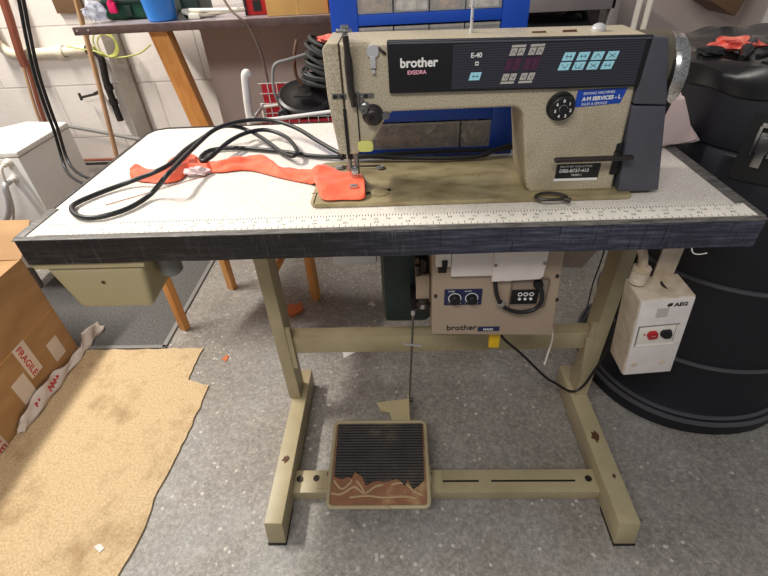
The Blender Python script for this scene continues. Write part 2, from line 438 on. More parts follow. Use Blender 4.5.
# stand: two columns, two feet, rails
def foot(x0, x1):
    f = MB().hexa([(x0, -.146, .005), (x1, -.146, .005), (x1, .338, .005), (x0, .338, .005), (x0, -.132, .075), (x1, -.132, .075), (x1, .338, .075), (x0, .338, .075)], .004).build('foot', 'stand', tb)
    MB().box((x0-.0005, -.1475, 0), (x1+.0005, -.06, .006)).build('rubber_pad', 'matt_black', f)
    MB().box((x0+.003, .27, 0), (x1-.003, .335, .006)).build('rubber_pad', 'matt_black', f)
foot(-.293, -.250); foot(.507, .555)
MB().box((-.299, .225, .075), (-.266, .285, H-T), .003).build('column', 'stand', tb)
MB().box((.520, .225, .075), (.553, .285, H-T), .003).build('column', 'stand', tb)
MB().box((-.266, .237, .250), (.520, .243, .306), .001).box((-.266, .243, .300), (.520, .275, .306), .001).box((-.266, .243, .250), (.520, .275, .256), .001).build('rear_rail', 'stand', tb)
for s, xa in ((1, -.266), (-1, .520)):
    MB().prism([(.228, .20), (.237, .20), (.237, .345), (.228, .345)], 'x', xa-.0, xa+.012*s).build('gusset', 'stand', tb)
    MB().prism([(.50 if s < 0 else -.266, .30), (.52 if s < 0 else -.246, .30), (.52 if s < 0 else -.246, .20), (.515 if s < 0 else -.261, .17)], 'y', .222, .2275).build('gusset_plate', 'stand', tb) if s < 0 else None
MB().box((-.250, -.04, .004), (.507, .0205, .0392), .002).build('pedal_rail', 'stand', tb)
mb = MB()
for a, b in ((.122, .218), (.248, .455)): mb.box((a, -.0135, .0385), (b, -.0085, .0396), .001)
mb.build('slot', 'flat_black', tb, label='dark adjustment slots in the pedal rail')
for p in ((-.236, -.005), (-.193, -.003), (.488, -.007)):
    MB().cyl((p[0], p[1], .039), (p[0], p[1], .0445), .0085, 6, bev=.001).build('bolt', 'dark_steel', tb)
for q in ((.53, .09, .0755, .010, .016), (-.272, .03, .0755, .009, .010), (.537, -.02, .0755, .004, .006)):
    n = 11; poly = [(q[0]+q[3]*(1+.35*math.sin(k*2.4))*math.cos(6.283*k/n), q[1]+q[4]*(1+.3*math.cos(k*3.1))*math.sin(6.283*k/n)) for k in range(n)]
    MB().prism(poly, 'z', .0748, q[2]).build('chipped_paint', 'brown_stain', tb, label='brown rust chip on the foot')
# accessory drawer under the left end
dr = MB()
dr.prism([(-.592, H-T-.014), (-.398, H-T-.014), (-.396, H-T-.0005), (-.594, H-T-.0005)], 'y', .004, .30, .002)
dr.hexa([(-.560, .016, .604), (-.422, .016, .604), (-.432, .16, .604), (-.552, .16, .604),
         (-.578, .008, H-T-.014), (-.404, .008, H-T-.014), (-.404, .285, H-T-.014), (-.578, .285, H-T-.014)], .012, 4)
drawer = dr.build('drawer', 'khaki', tb, label='khaki moulded tray drawer under the left end')
MB().lathe([(0, 0), (.003, 0), (.0032, .001)], (-.488, .0098, .668), (0, -1, 0), 10).build('screw', 'brown_stain', drawer)
MB().cyl((-.388, .06, .652), (-.388, .06, H-T), .020, 20, bev=.004).build('drawer_stop', 'grey_conduit', tb)

# ------------------------------------------------------------------ sewing machine head
mc = thing('sewing_machine', (.15, .18, H), 'beige lockstitch sewing machine with black control panel and dark grey end cover', 'sewing machine')
AY0, AY1 = .105, .208
bedp = [(-.108, .083), (-.114, .086), (-.118, .094), (-.118, .259), (-.112, .266), (.425, .266), (.425, .086), (.418, .081)]
MB().prism(bedp, 'z', H+.0003, H+.0075, .0012).build('bed', 'bed', mc, label='oily olive brown machine bed')
mb = MB().box((-.1195, .125, H+.0072), (-.045, .127, H+.0079)).box((-.112, .086, H+.0072), (-.110, .125, H+.0079)).box((-.035, .09, H+.0072), (-.034, .20, H+.0079))
mb.build('slide_plate_seam', 'flat_black', mc)
sp_ = MB().lathe([(0, 0), (.016, 0), (.017, .0012), (.013, .002), (0, .002)], (.002, .122, H+.0073), (0, 0, 1), 24).build('throat_plate_boss', 'bed', mc, label='round steel boss on the bed beside the needle')
for q in ((-.018, .118), (.018, .128)):
    MB().cyl((q[0], q[1], H+.0073), (q[0], q[1], H+.0095), .004, 12).build('bed_screw', 'dark_steel', mc)
for q in ((-.079, .232), (.0, .226)):
    MB().cyl((q[0], q[1], H+.0073), (q[0], q[1], H+.013), .009, 18, bev=.002).build('bed_knob', 'grey_conduit', mc)
MB().cyl((-.075, .229, H+.013), (.0, .226, H+.013), .0018, 8).build('bed_rod', 'dark_steel', mc)
# body: C-shaped casting
def arc(cx, cz, r, a0, a1, n=6): return [(cx+r*math.cos(R(a0+(a1-a0)*i/n)), cz+r*math.sin(R(a0+(a1-a0)*i/n))) for i in range(n+1)]
body = [(-.044, 1.0095)] + [(.392, 1.002)] + [(.392, .937), (.400, .768)] + [(.262, .768)] + \
       [(.254, .776), (.249, .795)] + arc(.213, .892, .020, 0, 90, 6) + [(.03, .912), (.020, .905), (-.002, .868), (-.030, .846), (-.044, .846)]
MB().prism(body, 'y', AY0, AY1, .006, 3).build('arm', 'paint', mc)
# face plate end
MB().prism([(-.069, 1.003), (-.063, 1.0105), (-.0455, 1.0105), (-.0455, .846), (-.0600, .848), (-.066, .90), (-.069, .94)], 'y', AY0-.001, AY1-.003, .004, 2).build('face_plate', 'paint', mc)
mb = MB().box((-.0615, .1035, .9345), (-.040, .1045, .9425), .0005).box((-.028, .1035, .9345), (.002, .1045, .9415), .0005)
mb.build('bracket', 'steel', mc)
for xx in (-.057, -.046, -.010): MB().lathe([(0, .0015), (.0028, .0012), (.003, 0)], (xx, .1035, .938), (0, -1, 0), 12).build('bracket_screw', 'flat_black', mc)
# take-up guard tube with silver cap
MB().tube([(-.032, .088, 1.022), (-.031, .090, .99), (-.031, .093, .95), (-.029, .097, .925)], [.0045, .006, .0055, .004], 12).build('take_up_guard', 'dark_steel', mc, label='dark curved guard tube down the front of the head')
g = MB().cyl((-.036, .115, 1.0), (-.034, .110, 1.026), .0045, 14, bev=.001).build('tension_post', 'chrome', mc)
MB().box((-.046, .096, 1.024), (-.024, .118, 1.028), .0015).cyl((-.034, .107, 1.028), (-.034, .107, 1.033), .006, 14, bev=.001).build('post_cap', 'chrome', g)
MB().prism([(-.047, .92), (-.0425, .92), (-.0425, .846), (-.047, .846)], 'y', .1030, .1045).build('face_seam', 'flat_black', mc)
MB().box((-.0255, .1035, .868), (-.0235, .1045, .932)).build('lever_slot', 'flat_black', mc)
# thread guide disc
MB().lathe([(0, .0035), (.0085, .003), (.0095, .001), (.0095, 0)], (.004, .1045, .998), (0, -1, 0), 24).box((-.0005, .1005, .976), (.0075, .1045, .992), .001).cyl((.0035, .104, .972), (.0035, .099, .972), .0028, 12).build('thread_guide', 'bright', mc)
MB().tube([(.013, .105, 1.002), (.018, .100, .998), (.022, .105, .994)], .0018, 8).build('wire_guide', 'dark_steel', mc)
# tension assembly
for q, s, k in (((-.001, .909), 1.0, 'tension_dial'), ((-.013, .921), .55, 'check_spring')):
    MB().lathe([(.0165*s, 0), (.0165*s, .002), (.010*s, .003), (.0135*s, .004), (.0135*s, .007), (.010*s, .008), (.0115*s, .010), (.0115*s, .016), (.009*s, .018), (.004*s, .018), (.0035*s, .015), (0, .015)],
               (q[0], .105, q[1]), (0, -1, 0), 28).build(k, 'steel' if s < 1 else 'dark_steel', mc)
MB().lathe([(.006, 0), (.006, .004), (0, .004)], (.019, .105, .908), (0, -1, 0), 14).build('thread_screw', 'steel', mc)
for k in range(2):
    MB().box((-.024+k*.006, .100, .925-k*.003), (-.020+k*.006, .1045, .944-k*.006), .001).build('thread_hook', 'steel', mc)
# finger guard tag
MB().prism([(-.0155+.0122*(abs(math.cos(a))**.5)*(1 if math.cos(a) > 0 else -1), .861+.0085*(abs(math.sin(a))**.5)*(1 if math.sin(a) > 0 else -1)) for a in [k*math.pi/12+.01 for k in range(24)]], 'y', .098, .1045, .001).build('guard_tag', 'yellow_green', mc, label='yellow green oval tag at the foot of the head')
# needle bar, presser bar and foot
MB().cyl((-.050, .150, .800), (-.050, .150, .850), .0045, 14).cyl((-.038, .158, .790), (-.038, .158, .850), .0045, 14).build('needle_bar', 'steel', mc)
MB().box((-.062, .138, .836), (-.030, .168, .8475), .002).cyl((-.060, .14, .83), (-.060, .132, .83), .004, 10).cyl((-.046, .14, .832), (-.046, .130, .832), .004, 10).build('bar_bushing', 'flat_black', mc)
MB().cyl((-.050, .150, .776), (-.050, .150, .80), .0009, 8).build('needle', 'chrome', mc)
MB().box((-.048, .146, .780), (-.036, .160, .806), .002).box((-.050, .122, .7765), (-.036, .164, .7800), .001).box((-.050, .118, .778), (-.036, .124, .786), .001).build('presser_foot', 'chrome', mc)
# front control panel
pl = MB()
pl.hexa([(.026, .098, .9405), (.3925, .098, .9365), (.3925, .106, .9365), (.026, .106, .9405), (.0245, .098, 1.012), (.3945, .098, 1.004), (.3945, .106, 1.004), (.0245, .106, 1.012)], .0022, 3)
pan = pl.build('control_panel', 'panel_black', mc, label='black control panel with pale printed keys')
MB().hexa([(.0265, .0975, 1.0075), (.3925, .0975, .9995), (.3925, .105, .9995), (.0265, .105, 1.0075), (.0265, .0985, 1.0115), (.3925, .0985, 1.0035), (.3925, .106, 1.0035), (.0265, .106, 1.0115)]).build('panel_edge', 'cover', pan)
MB().hexa([(.118, .0973, .9435), (.385, .0973, .9395), (.385, .0985, .9395), (.118, .0985, .9435), (.118, .0973, 1.0035), (.385, .0973, .9985), (.385, .0985, .9985), (.118, .0985, 1.0035)]).build('striped_field', 'stripe', pan)
PY = .0971
MB().text('brother', .0172, fr(.0425, PY, .9765), .0003, bold=.0005).build('brand_lettering', 'lettering', pan, smooth=False)
MB().text('EXEDRA', .0074, fr(.0530, PY, .9668), .0003, bold=.0002).build('model_lettering', 'lettering_pink', pan, smooth=False)
MB().text('E-40', .0088, fr(.1435, PY, .9855), .0003, bold=.0002).box((.1505, PY-.0003, .975), (.1555, PY, .980)).build('small_lettering', 'lettering', pan, smooth=False)
MB().box((.1515, PY-.0006, .9765), (.1545, PY-.0001, .9785)).build('square_mark', 'panel_black', pan)
SL = .28
def key(mb, x, z, w, h, y=PY):
    s = SL*h; mb.hexa([(x-s/2, y-.0008, z-h/2), (x-s/2+w, y-.0008, z-h/2), (x-s/2+w, y+.0005, z-h/2), (x-s/2, y+.0005, z-h/2),
                     (x+s/2, y-.0008, z+h/2), (x+s/2+w, y-.0008, z+h/2), (x+s/2+w, y+.0005, z+h/2), (x+s/2, y+.0005, z+h/2)])
def mark(mb, x, z, w, h, kind):
    y = PY-.0009
    def bar(ax, az, bx, bz, t=.00032):
        d = Vector((bx-ax, bz-az)); n = Vector((-d.y, d.x)).normalized()*t
        mb.prism([(ax-n.x, az-n.y), (ax+n.x, az+n.y), (bx+n.x, bz+n.y), (bx-n.x, bz-n.y)], 'y', y-.0002, y+.0001)
    cx, cz = x+w/2, z; a, b = w*.3, h*.26
    if kind == 0: bar(cx-a, cz-b, cx, cz+b); bar(cx, cz+b, cx+a, cz-b)
    elif kind == 1: bar(cx-a, cz+b, cx, cz-b); bar(cx, cz-b, cx+a, cz+b)
    elif kind == 2: bar(cx-a, cz-b, cx+a, cz+b); bar(cx-a, cz+b, cx+a, cz-b)
    elif kind == 3: bar(cx-a, cz, cx+a, cz); bar(cx-a*.6, cz+b, cx-a*.6, cz-b); bar(cx+a*.6, cz+b, cx+a*.6, cz-b)
    elif kind == 4: bar(cx-a, cz-b, cx+a, cz-b); bar(cx-a, cz-b, cx-a, cz+b); bar(cx-a*.2, cz-b, cx+a, cz+b)
def keyset(x, z, w, h, mat, kind):
    m1 = MB(); key(m1, x, z, w, h); k = m1.build('key', mat, pan, smooth=False)
    m2 = MB(); mark(m2, x, z, w, h, kind); m2.build('key_symbol', 'symbol', pan, smooth=False)
for r_ in range(2):
    for k in range(4):
        keyset(.2745+k*.0202-r_*.0035, (.9815-.0003*k)-r_*.0125, .0152, .0105, 'cyan', (3, 3, 0, 2, 1, 4, 2, 3)[r_*4+k])
keyset(.1440, .9605, .0155, .0105, 'cyan', 3)
for gx in (0, .0262):
    for k in range(2):
        keyset(.199+gx+k*.0108, .9905, .0088, .0092, 'key_grey', 0)
        keyset(.1915+gx+k*.0108, .9575, .0088, .0092, 'key_grey', 1)
        m1 = MB(); key(m1, .1945+gx+k*.011, .9745, .0095, .0165); m1.build('digit_display', 'led_purple', pan, smooth=False)
    m1 = MB(); key(m1, .2005+gx, .9978, .0195, .0030); key(m1, .1895+gx, .9500, .0195, .0030); m1.build('caption_bar', 'key_grey', pan, smooth=False)
# dial, labels, lever
dl = MB().lathe([(.0215, 0), (.0215, .002), (.0185, .003), (.0175, .013), (.0155, .015), (.006, .015), (.0055, .017), (0, .017)], (.286, .105, .911), (0, -1, 0), 36).build('stitch_dial', 'black', mc, label='round black stitch length dial with pale marks')
mb = MB()
for k, ch in enumerate('0123456'):
    a = R(90-k*51); mb.text(ch, .0062, fr(.286+.0115*math.cos(a)-.0018, .0897, .911+.0115*math.sin(a)-.002), .0001, bold=.0002)
mb.lathe([(.0060, 0), (.0060, .0006), (.0048, .0006), (.0048, 0)], (.286, .0900, .911), (0, -1, 0), 20)
mb.build('dial_figures', 'lettering', dl, smooth=False)
lb = MB(); lb.hexa([(.3065, .1040, .9085), (.3745, .1040, .9125), (.3745, .1052, .9125), (.3065, .1052, .9085), (.3080, .1040, .9330), (.3800, .1040, .9345), (.3800, .1052, .9345), (.3080, .1052, .9330)])
lb = lb.build('service_label', 'label_blue', mc, label='blue service sticker with white lettering', smooth=False)
tilt = Matrix.Rotation(R(2), 4, 'Z')
MB().text('A·M SERVICES - L', .0076, fr(.3165, .1037, .9175) @ tilt, .0001, bold=.0003).text('SEWING MACHINES', .0052, fr(.3165, .1037, .9262) @ tilt, .0001).text('SALES & SERVICE', .0052, fr(.3165, .1037, .9108) @ tilt, .0001).build('sticker_lettering', 'lettering', lb, smooth=False)
pt = MB().box((.2985, .1040, .7915), (.3700, .1052, .8175), .0005).build('type_plate', 'panel_black', mc, label='black type plate with white lettering')
MB().box((.2975, .1036, .7880), (.3690, .1045, .7925)).text('BROTHER INDUSTRIES', .0052, fr(.304, .1037, .8115), .0001).text('DB2-B737-413', .0080, fr(.304, .1037, .8035), .0001, bold=.0003).text('MARK I', .0052, fr(.325, .1037, .7965), .0001).build('plate_lettering', 'lettering', pt, smooth=False)
MB().box((.3865, .1035, .796), (.403, .108, .850), .003).build('lever_slot_plate', 'flat_black', mc)
MB().box((.285, .078, .8305), (.408, .088, .8375), .003, 3).box((.386, .084, .829), (.394, .106, .836)).build('reverse_lever', 'dark_steel', mc, label='long dark steel reverse lever')
MB().tube([(.262, .074, .7750), (.276, .083, .777), (.300, .080, .777), (.312, .070, .7755), (.296, .064, .7745), (.274, .065, .7745)], .0026, 8, closed=True).cyl((.308, .066, .7735), (.316, .060, .7735), .004, 10).build('wire_loop', 'dark_steel', None, 'small dark wire loop lying at the front of the bed', 'wire', smooth=True)
# right-hand covers and hand wheel
MB().hexa([(.3930, .099, .911), (.443, .099, .908), (.446, .205, .908), (.3930, .205, .911), (.3925, .099, 1.0025), (.4160, .099, 1.0000), (.4200, .200, .992), (.3925, .200, .997)], .003, 3).build('upper_cover', 'cover', mc, label='dark grey upper end cover')
MB().hexa([(.4060, .095, .7685), (.4740, .097, .7685), (.474, .215, .7685), (.4060, .215, .7685), (.3925, .099, .9085), (.4430, .099, .9060), (.446, .213, .9060), (.3925, .213, .9085)], .003, 3).build('belt_cover', 'cover', mc, label='dark grey lower end cover')
MB().lathe([(0, 0), (.050, 0), (.050, .030), (.047, .042), (0, .042)], (.402, .155, .9515), (1, 0, 0), 40).build('wheel_neck', 'dark_olive', mc)
w0 = .4390
wh = MB().lathe([(.030, 0), (.030, .004), (.046, .003), (.051, .001), (.0535, .004), (.0545, .012), (.0535, .019), (.050, .022), (.042, .020), (.030, .018), (.012, .020), (0, .020)], (w0, .152, .944), (1, 0, 0), 48).build('hand_wheel', 'wheel', mc, label='worn chrome hand wheel')
MB().lathe([(0, -.001), (.0490, -.001), (.0490, .0018), (0, .0018)], (w0-.001, .152, .944), (1, 0, 0), 40).build('wheel_inner_disc', 'flat_black', wh)
MB().hexa([(.440, .11, .885), (.458, .125, .868), (.458, .18, .868), (.440, .20, .885), (.440, .105, .92), (.460, .112, .92), (.460, .19, .92), (.440, .20, .92)], .004).build('belt_guard', 'flat_black', mc)
# things on top of the arm
MB().lathe([(.010, 0), (.0105, .004), (.008, .008), (.003, .010), (0, .010)], (.338, .155, 1.003), (0, 0, 1), 20).build('oil_cap', 'bright', mc)
gp = MB().cyl((.152, .168, 1.002), (.151, .168, 1.135), .0022, 10).cyl((.152, .168, 1.004), (.152, .168, 1.012), .0035, 12).build('thread_pin', 'bright', mc)
for zz in (1.025, 1.04, 1.10): MB().cyl((.152, .1652, zz), (.152, .1658, zz), .0008, 8).build('pin_hole', 'flat_black', gp)
for xx in (.02, .285, .24): MB().box((xx, .150, 1.0035), (xx+.02, .154, 1.0064)).build('top_slot', 'brown_stain', mc)

# ------------------------------------------------------------------ orange cloth strip and white scrap
secs = [((-0.521, 0.267), (-0.502, 0.226)), ((-0.522, 0.296), (-0.478, 0.215)), ((-0.488, 0.275), (-0.455, 0.209)), ((-0.46, 0.277), (-0.426, 0.202)), ((-0.448, 0.331), (-0.397, 0.213)), ((-0.42, 0.351), (-0.39, 0.251)), ((-0.383, 0.308), (-0.354, 0.248)), ((-0.341, 0.294), (-0.322, 0.246)), ((-0.303, 0.312), (-0.285, 0.253)), ((-0.282, 0.333), (-0.254, 0.245)), ((-0.25, 0.318), (-0.218, 0.223)), ((-0.206, 0.261), (-0.191, 0.207)), ((-0.185, 0.259), (-0.161, 0.191)), ((-0.143, 0.236), (-0.121, 0.166)), ((-0.109, 0.243), (-0.098, 0.096)), ((-0.072, 0.207), (-0.061, 0.09)), ((-0.043, 0.209), (-0.031, 0.088)), ((-0.027, 0.167), (-0.022, 0.095))]
mb = MB(); rows = []; K = 18; SUB = 6
for i in range((len(secs)-1)*SUB+1):
    a = min(i//SUB, len(secs)-2); u = i/SUB-a
    def cr(j):
        def g(q): return Vector(secs[max(0, min(len(secs)-1, q))][j])
        p0, p1, p2, p3 = g(a-1), g(a), g(a+1), g(a+2)
        return .5*((2*p1)+(-p0+p2)*u+(2*p0-5*p1+4*p2-p3)*u*u+(-p0+3*p1-3*p2+p3)*u**3)
    A, B = cr(0), cr(1); row = []
    end = max(0, (a+u-13)/4)
    for k in range(K+1):
        v = k/K; p = A.lerp(B, v)
        on_bed = .0085 if p.x > -.125 and p.y > .078 else 0
        fold = math.sin(math.pi*v)**.7
        z = H+.0022+on_bed + max(0, fold*(.006+.004*math.sin(i*.33)+.003*wob((p.x*3, p.y*4), 2))*(1-.4*end) + .0075*abs(math.sin(v*5.5+i*.12))**1.5*fold)
        row.append(mb.bm.verts.new((p.x, p.y, z)))
    rows.append(row)
for A, B in zip(rows, rows[1:]):
    for k in range(K): mb.bm.faces.new((A[k], A[k+1], B[k+1], B[k]))
bmesh.ops.recalc_face_normals(mb.bm, faces=mb.bm.faces)
mb.build('fabric_strip', 'orange', None, 'crumpled bright orange fabric strip running under the needle', 'fabric', mods=[('SOLIDIFY', dict(thickness=.0012, offset=0)), ('SUBSURF', dict(levels=1, render_levels=1))])
def blob(mb, c, rx, ry, rz, seed, amp=.3, sub=3):
    v = bmesh.ops.create_icosphere(mb.bm, subdivisions=sub, radius=1)['verts']; rnd = random.Random(seed); ph = [rnd.uniform(0, 6) for _ in range(6)]
    for q in v:
        d = q.co.copy(); k = 1+amp*(math.sin(d.x*5+ph[0])*math.sin(d.y*6+ph[1])+.6*math.sin(d.z*7+ph[2]+d.x*4)+.35*math.sin(d.x*13+ph[3])*math.sin(d.y*12+ph[4]+d.z*9))
        q.co = Vector((c[0]+d.x*rx*k, c[1]+d.y*ry*k, max(c[2]+d.z*rz*k, c[2]-rz*.9)))
mb = MB(); blob(mb, (-.372, .242, H+.0075), .026, .012, .0075, 3)
mb.build('fabric_scrap', 'pink_cloth', None, 'small whitish scrap of cloth beside the orange strip', 'fabric')

# ------------------------------------------------------------------ cables on the table
cable = [(0.268, 0.288, 0.779), (0.236, 0.286, 0.775), (0.189, 0.284, 0.777), (0.12, 0.284, 0.777), (0.039, 0.284, 0.776), (-0.022, 0.286, 0.772), (-0.078, 0.288, 0.7705), (-0.142, 0.306, 0.768), (-0.2, 0.332, 0.768), (-0.27, 0.356, 0.768), (-0.332, 0.371, 0.768), (-0.382, 0.363, 0.768), (-0.391, 0.324, 0.768), (-0.375, 0.289, 0.772), (-0.36, 0.3, 0.776), (-0.346, 0.318, 0.784), (-0.331, 0.354, 0.79), (-0.308, 0.402, 0.79), (-0.27, 0.433, 0.785), (-0.217, 0.395, 0.78), (-0.178, 0.312, 0.78), (-0.18, 0.28, 0.78), (-0.208, 0.311, 0.775), (-0.269, 0.389, 0.781), (-0.316, 0.438, 0.785), (-0.344, 0.423, 0.80), (-0.373, 0.413, 0.80), (-0.402, 0.373, 0.79), (-0.414, 0.309, 0.79), (-0.417, 0.235, 0.79), (-0.437, 0.202, 0.787), (-0.489, 0.196, 0.772), (-0.528, 0.163, 0.768), (-0.551, 0.125, 0.768), (-0.551, 0.101, 0.768), (-0.526, 0.073, 0.768), (-0.493, 0.061, 0.768), (-0.462, 0.073, 0.768), (-0.438, 0.101, 0.768), (-0.419, 0.141, 0.773), (-0.384, 0.146, 0.803), (-0.383, 0.196, 0.804), (-0.379, 0.28, 0.806), (-0.365, 0.354, 0.812), (-0.341, 0.4, 0.812), (-0.3, 0.436, 0.808), (-0.25, 0.448, 0.8), (-0.19, 0.403, 0.795), (-0.13, 0.33, 0.788), (-0.076, 0.273, 0.783), (-0.02, 0.262, 0.781), (0.039, 0.257, 0.778), (0.117, 0.250, 0.777), (0.194, 0.252, 0.777), (0.227, 0.262, 0.785), (0.263, 0.270, 0.791)]
MB().tube(cable, .0046, 10, 5).build('power_cable', 'cable', None, 'long loose black cable looped across the white tabletop', 'cable')
MB().tube([(-.50, .118, H+.001), (-.44, .165, H+.001), (-.38, .215, H+.001), (-.35, .235, H+.001)], .0008, 6).build('loose_thread', 'copper', None, 'thin brown thread lying across the left of the tabletop', 'thread')

# ------------------------------------------------------------------ blue drawer rack behind the machine
rk = thing('storage_rack', (.095, .37, H), 'blue steel rack of small clear parts drawers behind the sewing machine', 'rack')
rx0, rx1, ry0, ry1, rz0, rz1 = -.077, .268, .298, .44, H+.001, 1.20
mb = MB().box((rx0, ry0, rz0), (-.029, ry1, rz1), .002).box((.222, ry0, rz0), (rx1, ry1, rz1), .002).box((-.029, ry1-.004, rz0), (.222, ry1, rz1))
for z0, z1 in ((rz0, .777), (.834, .858), (.92, .934), (1.004, 1.021), (1.09, 1.10), (rz1-.02, rz1)): mb.box((-.029, ry0+.001, z0), (.222, ry1-.004, z1), .001)
mb.build('rack_frame', 'rack_blue', rk)
def clear_drawer(x0, x1, z0, z1, seed):
    d = MB(); y0, y1 = ry0+.003, ry1-.01; w = .0015
    d.box((x0, y0, z0), (x1, y0+w, z1)).box((x0, y0, z0), (x0+w, y1, z1)).box((x1-w, y0, z0), (x1, y1, z1)).box((x0, y0, z0), (x1, y1, z0+w)).box((x0, y0-.002, z1-.004), (x1, y0, z1))
    o = d.build('drawer', 'clear', rk, smooth=False)
    c = MB(); rnd = random.Random(seed)
    for k in range(10):
        w_ = (x1-x0)
        c.box((x0+.003+rnd.random()*w_*.5, y0+.003+rnd.random()*.02, z0+.002), (0+x0+.003+w_*(.5+.45*rnd.random()), y0+.04+rnd.random()*.05, z0+.004+(z1-z0)*rnd.uniform(.08, .45)), .001)
    e = MB()
    for k in range(7):
        w_ = (x1-x0)*.8; xx = x0+.004+rnd.random()*w_*.8; zz = z0+.003+(z1-z0)*rnd.uniform(0, .35)
        e.cyl((xx, y0+.009+rnd.random()*.02, zz+.004), (xx+rnd.uniform(.008, .02), y0+.03+rnd.random()*.03, zz+(z1-z0)*rnd.uniform(.1, .45)), rnd.uniform(.003, .007), 10)
    e.build('drawer_contents', 'tub_contents_pale', rk, label='pale reels and fittings seen through the drawers')
    c.box((x0+.003, y0+.06, z0+.002), (x1-.003, y1-.004, z0+(z1-z0)*(.3+.3*rnd.random())), .002)
    c.build('drawer_contents', ('tub_contents', 'tub_contents_pale')[(seed*7+seed//10) % 2] if seed < 40 else 'tub_contents', rk, label='jumble of small brown fittings seen through the drawers')
for i in range(4):
    x0 = -.0285+i*.0627
    clear_drawer(x0, x0+.0605, 1.022, 1.086, i)
    clear_drawer(x0, x0+.0605, .936, 1.001, 10+i)
    clear_drawer(x0, x0+.0605, .860, .918, 20+i)
    clear_drawer(x0, x0+.0605, 1.102, 1.176, 30+i)
clear_drawer(-.0285, .160, .778, .831, 40); clear_drawer(.163, .2215, .778, .831, 41)

# thread stand rods behind the wheel
ts = thing('thread_stand', (.48, .36, H), 'white twin pole thread stand rising behind the hand wheel', 'thread stand')
MB().lathe([(0, 0), (.03, 0), (.03, .006), (.012, .012), (0, .012)], (.490, .36, H+.0005), (0, 0, 1), 24).build('base', 'white_metal', ts)
MB().cyl((.480, .36, H+.01), (.480, .36, 1.42), .0052, 14).build('pole', 'cream', ts)
MB().cyl((.499, .36, H+.01), (.499, .36, 1.42), .0052, 14).build('pole', 'cream', ts)
MB().box((.38, .354, 1.40), (.58, .366, 1.415), .003).build('cross_arm', 'white_metal', ts)

# whitish cloth over the right end
mb = MB()
poly = [(.556, .856), (.586, .862), (.600, .83), (.622, .80), (.640, .782), (.645, .772), (.632, .7665), (.60, .7655), (.566, .7655), (.556, .79)]
mb.prism(poly, 'y', .30, .335, .006, 3)
for v in mb.bm.verts: v.co.y += .006*wob((v.co.x*6, v.co.z*6), 3); v.co.x += .003*wob((v.co.z*9, v.co.y*9), 4)
bmesh.ops.triangulate(mb.bm, faces=[f for f in mb.bm.faces if len(f.verts) > 4])
mb.build('cloth', 'pink_cloth', None, 'pale pink crumpled cloth piled at the right end behind the hand wheel', 'cloth')

# ------------------------------------------------------------------ under-table equipment
sump = MB().box((-.112, .19, .566), (-.016, .30, H-T-.0005), .006)
sump.build('oil_sump', 'bright', None, 'light grey metal sump under the tabletop behind the left column', 'oil pan')
mo = thing('clutch_motor', (.04, .28, H-T), 'dark green sewing machine motor slung under the table', 'motor')
MB().lathe([(0, 0), (.075, 0), (.088, .010), (.094, .03), (.096, .09), (.094, .15), (.09, .19), (0, .19)], (.085, .310, .372), (0, 0, 1), 40).box((-.011, .213, .372), (.104, .38, .69), .022, 4).box((-.004, .206, .39), (.098, .214, .585), .003).build('motor_housing', 'green_motor', mo)
MB().box((.02, .24, .57), (.09, .34, H-T-.0005), .003).build('motor_bracket', 'dark_steel', mo)
MB().box((.066, .125, .520), (.094, .135, .580), .002).box((.066, .135, .54), (.076, .212, .57)).build('lever_plate', 'box_paint', mo)
MB().lathe([(0, 0), (.014, 0), (.016, .006), (.010, .012), (.010, .024), (0, .024)], (.082, .128, .497), (0, 0, 1), 20).build('lever_joint', 'dark_steel', mo)
MB().box((.055, .12, .492), (.094, .214, .497), .001).build('lever_bar', 'dark_steel', mo)
MB().cyl((.070, .13, .580), (.070, .13, .604), .006, 12).build('lever_stud', 'dark_steel', mo)
MB().cyl((.084, .14, .571), (.084, .14, .612), .007, 12).build('lever_stud', 'dark_steel', mo)

cb = thing('control_box', (.22, .14, H-T), 'beige machine control box with two knobs under the tabletop', 'control box')
MB().hexa([(.0975, .080, .459), (.350, .080, .450), (.350, .20, .450), (.0975, .20, .459), (.094, .080, H-T-.0005), (.332, .080, H-T-.0005), (.332, .20, H-T-.0005), (.094, .20, H-T-.0005)], .004, 3).build('case', 'box_paint', cb)
FY = .0795
MB().box((.100, .070, .640), (.1285, .080, .70), .002).build('terminal_block', 'white', cb)
MB().box((.112, .0665, .642), (.122, .071, .655), .0005).box((.106, .0765, .622), (.122, .0800, .633), .0005).build('terminal_socket', 'flat_black', cb)
MB().box((.129, .068, .618), (.2065, .080, .71), .003).build('upper_cover', 'off_white', cb, label='off-white cover plate, left of the two')
mb = MB().prism([(.2058, .6075), (.293, .6110), (.2995, .617), (.3015, .705), (.204, .705)], 'y', .064, .080, .002).build('upper_cover', 'off_white', cb, label='off-white cover plate, right of the two')
for xx, zz in ((.209, .6455), (.2965, .6475), (.134, .6125)):
    MB().lathe([(.0035, 0), (.0033, .002), (0, .0022)], (xx, .0645 if zz > .64 else .0797, zz), (0, -1, 0), 12).build('screw', 'steel', cb)
kp = MB().box((.120, .0780, .541), (.1935, .0800, .580), .0005).build('knob_panel', 'dark_blue', cb)
for xx in (.1405, .1735):
    MB().lathe([(.0128, 0), (.0128, .0006), (.0112, .0006), (.0112, 0)], (xx, .0780, .5585), (0, -1, 0), 32).build('dial_ring', 'lettering', kp)
    MB().lathe([(.0098, 0), (.0098, .010), (.0082, .012), (0, .012)], (xx, .0780, .5585), (0, -1, 0), 24).build('knob', 'flat_black', kp)
